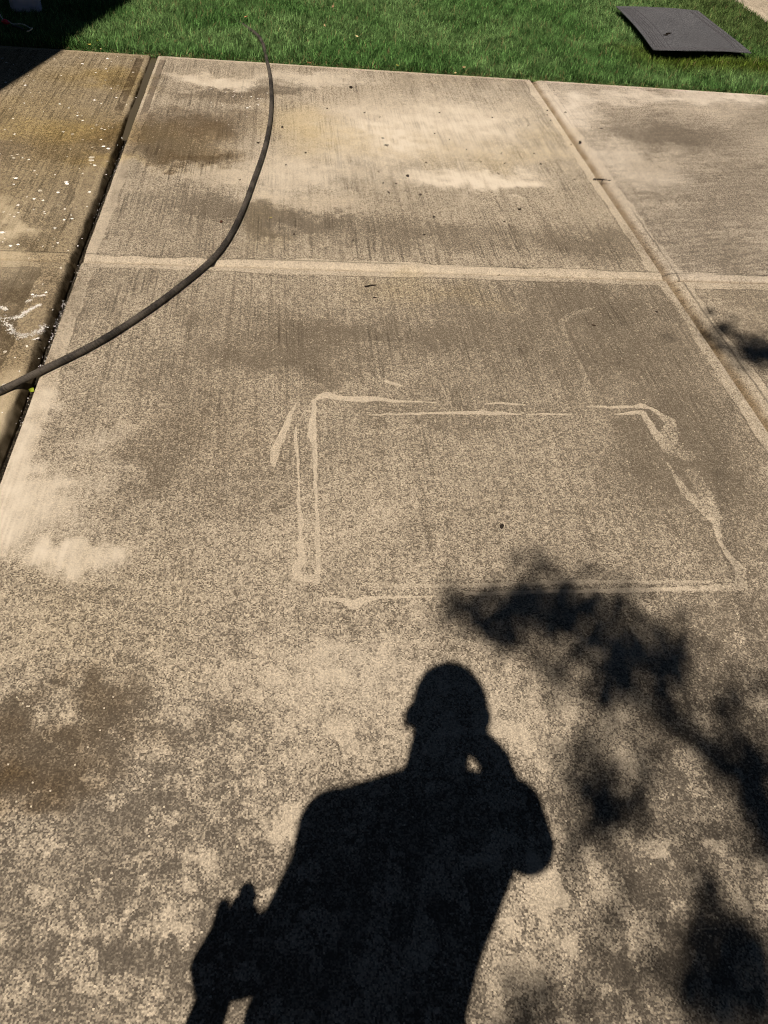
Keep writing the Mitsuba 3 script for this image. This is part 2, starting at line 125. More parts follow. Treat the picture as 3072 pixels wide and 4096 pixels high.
def concrete(rect, margin=(0.085, 0.085, 0.085, 0.085), base=0.5, mclean=0.38, wet=0.0, broom=1.0, cross=0.0, tint=(1, 1, 1), deep=None, low=None, crease=()):
    stains, yel, ble, bro = ([b for b in l if near(b, rect)] for l in (STAINS, YELLOW, BLEACH, RUSTY))
    segs = [s for s in SEGMENTS if rect[0] < s[0][0] < rect[1] and rect[2] < s[0][1] < rect[3]]
    x0, x1, y0, y1 = rect

    def fn(p, n, uv):
        x, y = p.x, p.y
        w1, w2 = n2(x * 8 + 3, y * 8) - 0.5, n2(x * 8 + 50, y * 8 + 9) - 0.5
        w3, w4 = n2(x * 31 + 3, y * 31) - 0.5, n2(x * 31 + 50, y * 31 + 9) - 0.5
        X, Y = x + 0.15 * w1 + 0.06 * w3, y + 0.17 * w2 + 0.08 * w4
        mid = n2(x * 2.3 + 5, y * 1.9) - 0.5
        near_cam = 1 - SS(0.5, 1.6, y)
        far = SS(1.1, 3.0, y)
        dirt = base + 1.6 * blobs(X, Y, stains) + 0.11 * mid + 0.07 * w1 + 0.08 * w3
        # trowelled margin along the joints, ragged outer edge
        wig = 1 + 0.40 * (n2(x * 3.1 + 9, y * 3.1) - 0.5) + 0.30 * (n2(x * 13, y * 13) - 0.5)
        edge, rim = mi.Float(0), mi.Float(0)
        for d, m in ((x - x0, margin[0]), (x1 - x, margin[1]), (y - y0, margin[2]), (y1 - y, margin[3])):
            if m > 0:
                edge = dr.maximum(edge, 1 - SS(m * wig - 0.004, m * wig + 0.006, d))
                rim = dr.maximum(rim, 1 - SS(0.0, 0.006, dr.abs(d - m * wig - 0.004)))
        dirt += 0.30 * rim * SS(0.50, 0.62, n2(x * 4 + 2, y * 4)) - mclean * edge
        wash = mi.Float(0)
        sx, sy = x + 0.006 * w3, y + 0.006 * w4
        for (ax, ay, ar, ak), (bx, by, br, bk) in segs:
            dx, dy = bx - ax, by - ay
            t = dr.clip(((sx - ax) * dx + (sy - ay) * dy) / (dx * dx + dy * dy), 0, 1)
            d = dr.sqrt(dr.square(sx - ax - t * dx) + dr.square(sy - ay - t * dy))
            r = ar + t * (br - ar)
            wash = dr.maximum(wash, (ak + t * (bk - ak)) * (1 - SS(r * 0.82, r * 1.06 + 0.0008, d)))
        wash *= 0.72 + 0.5 * n2(x * 75, y * 75)
        dirt -= 0.80 * wash
        # grain: pitted paste, coarser towards the worn slab below, and broom lines along the slab
        grain = mikit.cell_rand(dr.floor(x * 300 + 0.3 * w3), dr.floor(y * 300), 3) - 0.5
        g = 0.80 * grain + 0.52 * (n2(x * 270, y * 270) - 0.5) + 0.34 * (n2(x * 120, y * 120) - 0.5) + 0.16 * (n2(x * 55, y * 55) - 0.5)
        blot = SS(0.62, 0.69, n2(x * 25, y * 25 + 2) + 0.24 * (n2(x * 90, y * 90) - 0.5) + 0.16 * (n2(x * 5, y * 5) - 0.5))
        dirt += near_cam * (0.07 - 0.34 * blot)
        g += near_cam * (0.20 * (n2(x * 22, y * 22 + 4) - 0.5) + 0.22 * (n2(x * 75, y * 75 + 4) - 0.5))
        streak = n2(x * 250, y * 4.5) - 0.5
        streak2 = SS(0.62, 0.85, n2(x * 120 + 31, y * 2.1))
        g += (0.30 * streak + 0.22 * streak2) * (0.30 + 0.55 * far) * broom * (1 - edge) * (1 - 0.7 * wash)
        if cross:
            g += cross * (n2(x * 9 + y * 3, y * 60 - x * 14) - 0.5)
        lev = dr.clip(dirt, 0.03, 0.94)
        s = dr.clip(lev + g * (0.42 + 3.1 * lev * (1 - lev)), 0, 1)
        tone = mi.Color3f((0.458,0.41,0.33))
        dirty = mikit.mix((0.104,0.088,0.067), (0.08,0.071,0.06), near_cam)
        col = mikit.mix(tone, dirty, s * 0.93)
        col *= 1 + 0.22 * 2.0 * (mikit.cell_rand(dr.floor(x * 340), dr.floor(y * 340), 8) - 0.5) + 0.10 * mid + 0.08 * (n2(x * 40, y * 40) - 0.5)
        hair = SS(0.56, 0.86, n2(x * 260 + 3, y * 5.5)) * SS(0.35, 0.7, n2(x * 9, y * 7))
        col *= 1 - 0.42 * hair * (0.25 + 0.75 * far) * (1 - 0.8 * edge) * (1 - wash) * broom
        if yel:
            k = dr.clip(blobs(X, Y, yel), 0, 1)
            col *= mikit.mix((1, 1, 1), (1.03, 0.95, 0.66), k)
        if bro:
            k = dr.clip(blobs(X, Y, bro), 0, 1)
            col *= mikit.mix((1, 1, 1), (0.66, 0.57, 0.455), k * (0.8 + 0.4 * n2(x * 12, y * 12)))
        if ble:
            kb = blobs(X, Y, ble)
            k = dr.clip(kb * (1 + 0.9 * (n2(x * 22, y * 22) - 0.5) + 0.7 * (n2(x * 140, y * 9) - 0.5) + 0.5 * grain), 0, 1) * (1 - 0.45 * s)
            col = mikit.mix(col, (0.62, 0.575, 0.49), k)
        # glints of sand grains, painted into the colour as pale specks
        i, j = dr.floor(x * 260), dr.floor(y * 260)
        glint_paint = dr.select(mikit.cell_rand(i, j, 5) > 0.9965, 1.0, 0.0) * (1 - 0.5 * wash)
        col = mikit.mix(col, (0.62, 0.56, 0.45), glint_paint * 0.8)
        if wet:
            col *= mikit.mix((1, 1, 1), (0.74, 0.69, 0.56), wet * (0.65 + 0.5 * n2(x * 3, y * 3 + 8)))
        if low:
            # brown grime gathered in the bottom of the tooled grooves
            for side_, width_ in low:
                d = (x - x0) if side_ == 'x' else (y - y0)
                col *= mikit.mix((1, 1, 1), (0.44, 0.37, 0.28), (1 - SS(width_ * 0.3, width_, d)) * (0.6 + 0.4 * n2(x * 30, y * 30)))
                q = n2(x * 3.3, y * 3.3 + 5)
                col *= 1 - 0.45 * (1 - SS(0.002, 0.007, dr.abs(d - 0.066 - 0.006 * (n2(x * 14, y * 14) - 0.5)))) * SS(0.30, 0.55, q)
        for side_ in crease:
            d = (x1 - x) if side_ == 'x' else (y1 - y)
            col *= mikit.mix((1, 1, 1), (0.42, 0.36, 0.28), (1 - SS(0.003, 0.010, d)) * SS(0.2, 0.5, n2(x * 26, y * 26)))
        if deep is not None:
            # algae grime plus painted-in shade on the open joint's flank, and wet bands beside it at its far end
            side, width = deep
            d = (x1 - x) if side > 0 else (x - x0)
            grime_shade = (1 - SS(width * 0.45, width, d + 0.012 * (n2(x * 60, y * 14) - 0.5))) * (0.72 + 0.28 * n2(x * 70, y * 40))
            col *= mikit.mix((1, 1, 1), (0.07, 0.06, 0.045), grime_shade)
            b0, b1 = (0.040, 0.090) if side > 0 else (0.018, 0.058)
            band = SS(b0, b0 + 0.006, d) * (1 - SS(b1, b1 + 0.003, d)) * SS(3.3, 3.6, y + 0.5 * w1)
            end = SS(4.45, 4.55, y + 0.2 * w1) * (1 - SS(5.43, 5.46, y))
            band *= 0.42 + 0.58 * end
            col *= mikit.mix((1, 1, 1), (0.42, 0.40, 0.39), band * (0.35 + 0.65 * SS(0.25, 0.6, n2(x * 60, y * 30) + 0.25 * end)))
        return col * mi.Color3f(tint)
    return fn

def slab_mesh(x0, x1, y0, y1, radii, depths, step=0.08, bottom=-0.14):
    """A cast slab: flat top, each side rolled down over its radius to its depth, upright flanks."""
    def axis(a, b, ra, rb):
        la = a + ra * np.linspace(0, 1, 9) ** 1.5
        lb = b - rb * np.linspace(0, 1, 9)[::-1] ** 1.5
        return np.concatenate([la, np.linspace(a + ra, b - rb, max(3, int((b - a) / step)))[1:-1], lb])
    xs, ys = axis(x0, x1, radii[0], radii[1]), axis(y0, y1, radii[2], radii[3])
    X, Y = np.meshgrid(xs, ys, indexing='ij')
    Z = 0.0012 * (meshkit.fbm(np.stack([X * 2.2, Y * 2.2, X * 0], -1), 3, 3) - 0.5)
    for d, r, h in ((X - x0, radii[0], depths[0]), (x1 - X, radii[1], depths[1]), (Y - y0, radii[2], depths[2]), (y1 - Y, radii[3], depths[3])):
        Z = np.minimum(Z, Z - h * np.clip(1 - d / r, 0, 1) ** 2.1)
    wob = 0.0035 * (meshkit.fbm(np.stack([X * 9, Y * 9, X * 0 + 4], -1), 3, 5) - 0.5)
    rim = np.minimum.reduce([X - x0, x1 - X, Y - y0, y1 - Y]) < 0.08
    XX, YY = X + wob * rim, Y + wob[::-1] * rim
    nx, ny = X.shape
    v = np.stack([XX, YY, Z], -1).reshape(-1, 3)
    idx = np.arange(nx * ny).reshape(nx, ny)
    q = np.stack([idx[:-1, :-1], idx[1:, :-1], idx[1:, 1:], idx[:-1, 1:]], -1).reshape(-1, 4)
    loop = np.concatenate([idx[:, 0], idx[-1, 1:], idx[-2::-1, -1], idx[0, -2:0:-1]])
    a = v[loop]
    b = a.copy()
    b[:, 2] = bottom
    m = len(loop)
    k = np.arange(m)
    j = (k + 1) % m
    side = np.stack([k, k + m, j + m, j], 1) + len(v)
    v = np.vstack([v, a, b])
    return v, np.vstack([q, side])

patio = thing('patio', kind='structure')
B = -3.2
SLABS = [   # rect, radii (left right near far), depths, keyword arguments of concrete, label
    ((JX, JXR, JY, EDGE), (0.010, 0.010, 0.060, 0.012), (0.010, 0.022, 0.024, 0.006), dict(margin=(0.055, 0.055, 0.066, 0.042), base=0.44, deep=(-1, 0.003), low=[('y', 0.024)], crease=('x',)), None),
    ((JX, JXR, B, JY), (0.010, 0.010, 0.05, 0.010), (0.010, 0.022, 0.02, 0.022), dict(margin=(0.070, 0.050, 0.08, 0.042), base=0.55, crease=('x', 'y')), None),
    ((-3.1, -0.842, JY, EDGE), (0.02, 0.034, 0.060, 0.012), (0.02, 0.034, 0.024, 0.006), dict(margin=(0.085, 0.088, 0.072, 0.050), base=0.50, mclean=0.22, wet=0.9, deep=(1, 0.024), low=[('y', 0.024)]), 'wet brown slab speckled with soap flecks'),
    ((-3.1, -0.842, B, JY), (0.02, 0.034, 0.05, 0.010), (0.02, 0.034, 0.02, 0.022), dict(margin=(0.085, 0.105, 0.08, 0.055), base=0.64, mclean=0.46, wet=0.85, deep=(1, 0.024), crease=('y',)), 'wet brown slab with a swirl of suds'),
    ((JXR + 0.004, 4.1, JY, EDGE), (0.075, 0.02, 0.060, 0.012), (0.026, 0.02, 0.024, 0.006), dict(margin=(0.090, 0.085, 0.068, 0.042), base=0.46, broom=0.35, cross=0.34, tint=(0.98, 0.99, 1.03), low=[('x', 0.050), ('y', 0.03)]), None),
    ((JXR + 0.004, 4.1, B, JY), (0.075, 0.02, 0.05, 0.010), (0.026, 0.02, 0.02, 0.022), dict(margin=(0.090, 0.085, 0.08, 0.06), base=0.56, broom=0.5, cross=0.2, low=[('x', 0.050)], crease=('y',)), None),
]
for n_, (r, rad, dep, kw, lab) in enumerate(SLABS):
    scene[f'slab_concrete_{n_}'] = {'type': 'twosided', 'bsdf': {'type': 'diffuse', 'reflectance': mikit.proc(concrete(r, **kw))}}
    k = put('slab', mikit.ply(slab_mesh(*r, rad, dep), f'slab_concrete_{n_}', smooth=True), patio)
    if lab:
        labels[k] = {'label': lab}

# grit lying in the open joint
def grit_col(p, n, uv):
    return mikit.mix((0.016, 0.014, 0.011), (0.07, 0.06, 0.045), SS(0.5, 0.8, n2(p.x * 300, p.y * 240)))
scene['grit'] = {'type': 'diffuse', 'reflectance': mikit.proc(grit_col)}
gx, gy = np.meshgrid(np.linspace(-0.846, -0.808, 8), np.linspace(B, EDGE, 900), indexing='ij')
gz = -0.044 + 0.012 * (meshkit.fbm(np.stack([gx * 120, gy * 40, gx * 0], -1), 3, 2) - 0.5)
gi = np.arange(gx.size).reshape(gx.shape)
gq = np.stack([gi[:-1, :-1], gi[1:, :-1], gi[1:, 1:], gi[:-1, 1:]], -1).reshape(-1, 4)
put('joint_dirt', mikit.ply((np.stack([gx, gy, gz], -1).reshape(-1, 3), gq), 'grit', smooth=True), patio)

# muddy water standing in the far end of the open joint
scene['muddy_water'] = {'type': 'principled', 'base_color': rgb(0.075, 0.062, 0.036), 'roughness': 0.08, 'specular': 0.6}
wy = np.linspace(4.15, EDGE - 0.03, 120)
wl = -0.850 + 0.006 * (meshkit.noise(np.stack([wy * 9, wy * 0, wy * 0], -1), 4) - 0.5) + 0.012 * np.clip((4.5 - wy) / 0.35, 0, 1)
wr = np.full_like(wy, -0.807)
wv = np.vstack([np.stack([wl, wy, np.full_like(wy, -0.0105)], 1), np.stack([wr, wy, np.full_like(wy, -0.0105)], 1)])
wi = np.arange(len(wy) - 1)
wq = np.stack([wi, wi + len(wy), wi + len(wy) + 1, wi + 1], 1)
put('puddle', mikit.ply((wv, wq), 'muddy_water'), label='narrow strip of muddy water standing in the open joint near the lawn', cat='puddle')

# ------------------------------------------------------------------ ground and lawn
def soil_col(p, n, uv):
    return mikit.mix((0.030, 0.024, 0.014), (0.06, 0.075, 0.025), SS(0.35, 0.7, n2(p.x * 40, p.y * 40)))
def far_col(p, n, uv):
    return mikit.mix((0.035, 0.075, 0.022), (0.06, 0.11, 0.03), mikit.fbm(p.x * 3, p.y * 3, 0.0))
scene['soil'] = {'type': 'diffuse', 'reflectance': mikit.proc(soil_col)}
scene['far_turf'] = {'type': 'diffuse', 'reflectance': mikit.proc(far_col)}
put('ground', mikit.ply((np.array([[-250, -250, -0.10], [250, -250, -0.10], [250, 250, -0.10], [-250, 250, -0.10]]), np.array([[0, 1, 2, 3]])), 'far_turf'), kind='structure')
LX0, LX1, LY1 = -3.4, 4.33, 10.4
put('lawn_soil', mikit.ply(box(LX0, LX1 + 0.1, EDGE + 0.004, LY1, -0.09, -0.018), 'soil'), kind='structure')

def blade_patch(count, size, seed, hmin, hmax, width, lean, straw=0.0):
    r = np.random.default_rng(seed)
    base = r.uniform(-size / 2, size / 2, (count, 2))
    h = r.uniform(hmin, hmax, count)
    az = r.uniform(0, 2 * np.pi, count)
    clump = meshkit.noise(np.stack([base[:, 0] * 14, base[:, 1] * 14, np.zeros(count)], -1), seed) * 2 * np.pi * 1.5
    az = np.where(r.random(count) < 0.55, clump, az)
    ln = np.abs(r.normal(lean, lean * 0.5, count)).clip(0.05, 1.25)
    w = width * r.uniform(0.7, 1.25, count)
    d = np.stack([np.cos(az), np.sin(az)], 1)
    s = np.stack([-d[:, 1], d[:, 0]], 1)
    ts = (0, 0.35, 0.7, 1.0)
    rows, us = [], []
    for t in ts:
        ang = ln * (0.35 + 0.9 * t)
        fw = h * t * np.sin(ang)
        up = h * t * np.cos(ang) * (1 - 0.1 * t)
        c = np.concatenate([base + d * fw[:, None], up[:, None]], 1)
        ww = w * (1 - t ** 2.2) * 0.5
        o = np.concatenate([s * ww[:, None], np.zeros((count, 1))], 1)
        if t < 1:
            rows += [c - o, c + o]
        else:
            rows += [c]
    v = np.stack(rows, 1)                  # count, 7, 3
    u = r.random(count)
    st = (r.random(count) < straw)
    u = np.where(st, 0.97, u * 0.94)
    uv = np.stack([np.repeat(u, 7), np.tile([0, 0, .35, .35, .7, .7, 1.0], count)], 1)
    f = np.array([[0, 1, 3], [0, 3, 2], [2, 3, 5], [2, 5, 4], [4, 5, 6]])
    faces = (f[None] + 7 * np.arange(count)[:, None, None]).reshape(-1, 3)
    return v.reshape(-1, 3), faces, uv

def grass_col(p, n, uv):
    x, y = p.x, p.y
    patch = mikit.fbm(x * 2.2, y * 2.2, 1.0)
    deepg = mikit.mix((0.108,0.235,0.072), (0.18,0.32,0.12), SS(0.3, 0.7, patch))
    lime = SS(2.2, 2.9, x + 0.6 * (patch - 0.5)) * (1 - SS(0.0, 1.0, dr.abs(y - 6.15 - 0.3 * (patch - 0.5)) * 2.2))
    pale = SS(3.2, 3.9, x + 0.5 * (patch - 0.5)) * SS(6.2, 6.9, y)
    c = mikit.mix(deepg, (0.115, 0.165, 0.018), lime * 0.85)
    c = mikit.mix(c, (0.105, 0.150, 0.050), pale * 0.7)
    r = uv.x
    c *= 0.38 + 0.9 * r * r + 0.25 * r + dr.select(r > 0.84, 0.7, 0.0)  # brightest blades lifted further: highlights painted into the blade colour
    c = mikit.mix(c, (0.33, 0.27, 0.14), dr.select(r > 0.96, 1.0, 0.0))
    return c
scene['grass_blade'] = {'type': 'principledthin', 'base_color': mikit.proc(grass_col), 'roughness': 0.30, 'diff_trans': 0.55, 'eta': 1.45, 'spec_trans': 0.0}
PATCH = 0.4
for i in range(4):
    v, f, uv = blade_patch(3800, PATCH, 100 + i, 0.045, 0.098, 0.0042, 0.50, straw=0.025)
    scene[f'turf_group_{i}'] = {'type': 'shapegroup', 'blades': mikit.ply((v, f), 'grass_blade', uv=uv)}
labels['lawn_grass'] = {'label': 'dense green mown lawn grass beyond the concrete patio', 'category': 'grass', 'kind': 'stuff'}
gn = 0
for yi in range(12):
    for xi in range(19):
        cx = LX1 - PATCH / 2 - 0.02 - xi * PATCH
        cy = EDGE + 0.030 + PATCH / 2 + yi * PATCH
        gn += 1
        scene[f'lawn_grass__{gn:03d}'] = {'type': 'instance', 'group': {'type': 'ref', 'id': f'turf_group_{random.randrange(4)}'},
            'to_world': T().translate([cx, cy, -0.02]).rotate([0, 0, 1], random.choice((0, 90, 180, 270))).scale([1, 1, random.uniform(0.86, 1.06)])}
# dry thatch along the cut edge of the lawn
ev, ef, euv = [], [], []
r = np.random.default_rng(5)
v, f, uv = blade_patch(16000, 1.0, 77, 0.014, 0.050, 0.0036, 0.95, straw=0.22)
v = v.reshape(-1, 7, 3)
bx = r.uniform(LX0, LX1, 16000)
by = EDGE + 0.008 + np.abs(r.normal(0, 0.026, 16000))
v[:, :, 0] += (bx - v[:, 0, 0])[:, None]
v[:, :, 1] += (by - v[:, 0, 1])[:, None]
v[:, :, 2] -= 0.016
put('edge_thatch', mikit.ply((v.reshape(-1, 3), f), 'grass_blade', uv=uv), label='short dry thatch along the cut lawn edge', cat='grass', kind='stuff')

# pale concrete path beyond the lawn
scene['path_concrete'] = {'type': 'diffuse', 'reflectance': mikit.proc(concrete((4.335, 9.0, 2.0, 20.0), margin=(0.10, 0, 0, 0), base=0.20))}
put('path', mikit.ply(slab_mesh(4.335, 9.0, 2.0, 14.0, (0.02,) * 4, (0.01,) * 4, step=0.3), 'path_concrete', smooth=True), kind='structure')

# ------------------------------------------------------------------ hose
def hose_col(p, n, uv):
    k = SS(0.2, 0.85, n2(p.x * 18, p.y * 18) * 0.5 + 0.5 * n2(p.x * 330 + p.z * 200, p.y * 330))
    return mikit.mix((0.020, 0.018, 0.016), (0.088, 0.079, 0.068), k)
scene['hose_rubber'] = {'type': 'principled', 'base_color': mikit.proc(hose_col), 'roughness': 0.55, 'specular': 0.4}
HOSE = np.array([(-.42, -.27), (-.62, -.36), (-.95, -.25), (-1.22, .15), (-1.38, .75), (-1.36, 1.30), (-1.18, 1.72)] + [(-0.971,1.963),(-0.904,2.023),(-0.859,2.07),(-0.814,2.123),(-0.748,2.192),(-0.679,2.267),(-0.609,2.36),(-0.537,2.47),(-0.475,2.571),(-0.41,2.691),(-0.373,2.76),(-0.334,2.838),(-0.307,2.9),(-0.283,2.963),(-0.255,3.065),(-0.223,3.22),(-0.191,3.428),(-0.164,3.654),(-0.138,3.868),(-0.117,4.069),(-0.099,4.318),(-0.09,4.56),(-0.089,4.806),(-0.096,5.087),(-0.11,5.347),(-0.138,5.625),(-0.173,5.871),(-0.225,6.075),(-0.288,6.265),(-0.36,6.425),(-0.471,6.645),(-0.582,6.798)])
d = np.r_[0, np.cumsum(np.linalg.norm(np.diff(HOSE, axis=0), axis=1))]
u = np.linspace(0, d[-1], 420)
# a light smoothing keeps the lay natural
ks = np.exp(-0.5 * ((u[:, None] - d[None]) / 0.10) ** 2)
raw = CubicSpline(d, HOSE)(u)
smo = np.array([np.average(raw, axis=0, weights=np.exp(-0.5 * ((u - a) / 0.05) ** 2)) for a in u])
smo[:6], smo[-6:] = raw[:6], raw[-6:]
hz = 0.0128 + 0.030 * np.clip((smo[:, 1] - 5.5) / 0.2, 0, 1) - 0.040 * np.clip((smo[:, 1] - 5.9) / 0.5, 0, 1)
put('hose', mikit.ply(tube(np.c_[smo, hz], 0.0115 * np.clip(1.05 - 0.10 * (u / u[-1]), 0.9, 1.05), 16), 'hose_rubber', smooth=60), label='long black rubber hose curving across the concrete into the lawn', cat='hose')

# ------------------------------------------------------------------ mat on the lawn
def mat_col(p, n, uv):
    g = n2(p.x * 420, p.y * 420) * 0.6 + 0.4 * n2(p.x * 150, p.y * 150)
    return mikit.mix((0.040, 0.043, 0.050), (0.098, 0.103, 0.116), SS(0.2, 0.85, g)) * (0.88 + 0.24 * n2(p.x * 6, p.y * 6))
scene['mat_rubber'] = {'type': 'twosided', 'bsdf': {'type': 'principled', 'base_color': mikit.proc(mat_col), 'roughness': 0.7, 'specular': 0.3}}
scene['mat_rib'] = {'type': 'principled', 'base_color': rgb(0.075, 0.076, 0.088), 'roughness': 0.6, 'specular': 0.35}
MC = np.array([[(2.684,6.117),(2.937,6.125),(3.232,6.237),(3.539,6.271)],[(2.718,6.41),(3.006,6.473),(3.316,6.579),(3.557,6.605)],[(2.763,6.795),(3.056,6.863),(3.335,6.934),(3.567,6.958)],[(2.8,7.389),(3.066,7.456),(3.346,7.495),(3.588,7.486)]])          # rows near to far, four points left to right
MZ = -0.007 + np.array([[.092, .099, .084, .078], [.094, .090, .084, .080], [.090, .088, .084, .081], [.086, .085, .083, .081]])
tt = np.array([0, 1 / 3, 2 / 3, 1])
spl = [RectBivariateSpline(tt, tt, a, kx=3, ky=3) for a in (MC[..., 0], MC[..., 1], MZ)]
def mat_at(a, b, up=0.0):
    a, b = np.broadcast_arrays(np.asarray(a, float), np.asarray(b, float))
    return np.stack([s.ev(a, b) for s in spl], -1) + np.array([0, 0, up])
na, nb = 60, 40
A_, B_ = np.meshgrid(np.linspace(0, 1, na), np.linspace(0, 1, nb), indexing='ij')
top, bot = mat_at(A_, B_), mat_at(A_, B_, -0.005)
mi_ = np.arange(na * nb).reshape(na, nb)
q = np.stack([mi_[:-1, :-1], mi_[:-1, 1:], mi_[1:, 1:], mi_[1:, :-1]], -1).reshape(-1, 4)
loop = np.concatenate([mi_[:, 0], mi_[-1, 1:], mi_[-2::-1, -1], mi_[0, -2:0:-1]])
k = np.arange(len(loop))
j = (k + 1) % len(loop)
side = np.stack([loop[k], loop[j], loop[j] + na * nb, loop[k] + na * nb], 1)
mat = thing('floor_mat', 'dark grey rubber mat lying skewed on the lawn grass', 'mat')
put('sheet', mikit.ply((np.vstack([top.reshape(-1, 3), bot.reshape(-1, 3)]), np.vstack([q, q[:, ::-1] + na * nb, side])), 'mat_rubber', smooth=40), mat)
for bb in (0.055, 0.085, 0.115, 0.145, 0.20, 0.86, 0.885, 0.945):
    put('rib', mikit.ply(tube(mat_at(np.linspace(0.03, 0.97, 40), bb, 0.0005), 0.0032, 6), 'mat_rib', smooth=60), mat)
for aa in (0.03, 0.06):
    put('rib', mikit.ply(tube(mat_at(aa, np.linspace(0.04, 0.96, 40), 0.0005), 0.0028, 6), 'mat_rib', smooth=60), mat)
for (a, b, an) in ((0.42, 0.24, 0.3), (0.46, 0.28, 0.1)):
    c = mat_at(a, b, 0.004)
    dx = np.array([math.cos(an), math.sin(an), 0]) * 0.022
    scene['dark_bark'] = {'type': 'diffuse', 'reflectance': rgb(0.018, 0.015, 0.013)}
    put('bark_flake', mikit.ply(tube(np.array([c - dx, c, c + dx + [0, 0, 0.004]]), [0.003, 0.006, 0.003], 6), 'dark_bark', smooth=60),
        label='left of two dark bark flakes on the grey mat' if an > .2 else 'right of two dark bark flakes on the grey mat', cat='bark', group='bark flakes on the mat')

# ------------------------------------------------------------------ foam
scene['foam'] = {'type': 'principled', 'base_color': rgb(0.86, 0.87, 0.86), 'roughness': 0.35, 'specular': 0.5}
scene['suds'] = {'type': 'principled', 'base_color': rgb(0.70, 0.70, 0.68), 'roughness': 0.35, 'specular': 0.5}
scene['thin_foam'] = {'type': 'principled', 'base_color': rgb(0.52, 0.49, 0.42), 'roughness': 0.35, 'specular': 0.5}
def dome(seed):
    r = np.random.default_rng(seed)
    parts = []
    for k in range(1 + seed // 2):
        m = trimesh.creation.icosphere(subdivisions=2, radius=1.0)
        s = 1.0 if k == 0 else r.uniform(0.3, 0.55)
        o = np.array([0.0, 0, 0]) if k == 0 else np.array([*(r.normal(0, 0.55, 2)), 0])
        v = m.vertices * np.array([1, 1, 0.34]) * s + o
        parts.append(trimesh.Trimesh(v * (1 + 0.18 * (meshkit.noise(v * 2.1, seed)[:, None] - 0.5)), m.faces, process=False))
    return join(parts)
FOAM = [mikit.ply(dome(s), 'foam', smooth=True) for s in range(5)]
THIN = [mikit.ply(dome(s), 'thin_foam', smooth=True) for s in range(1, 5)]
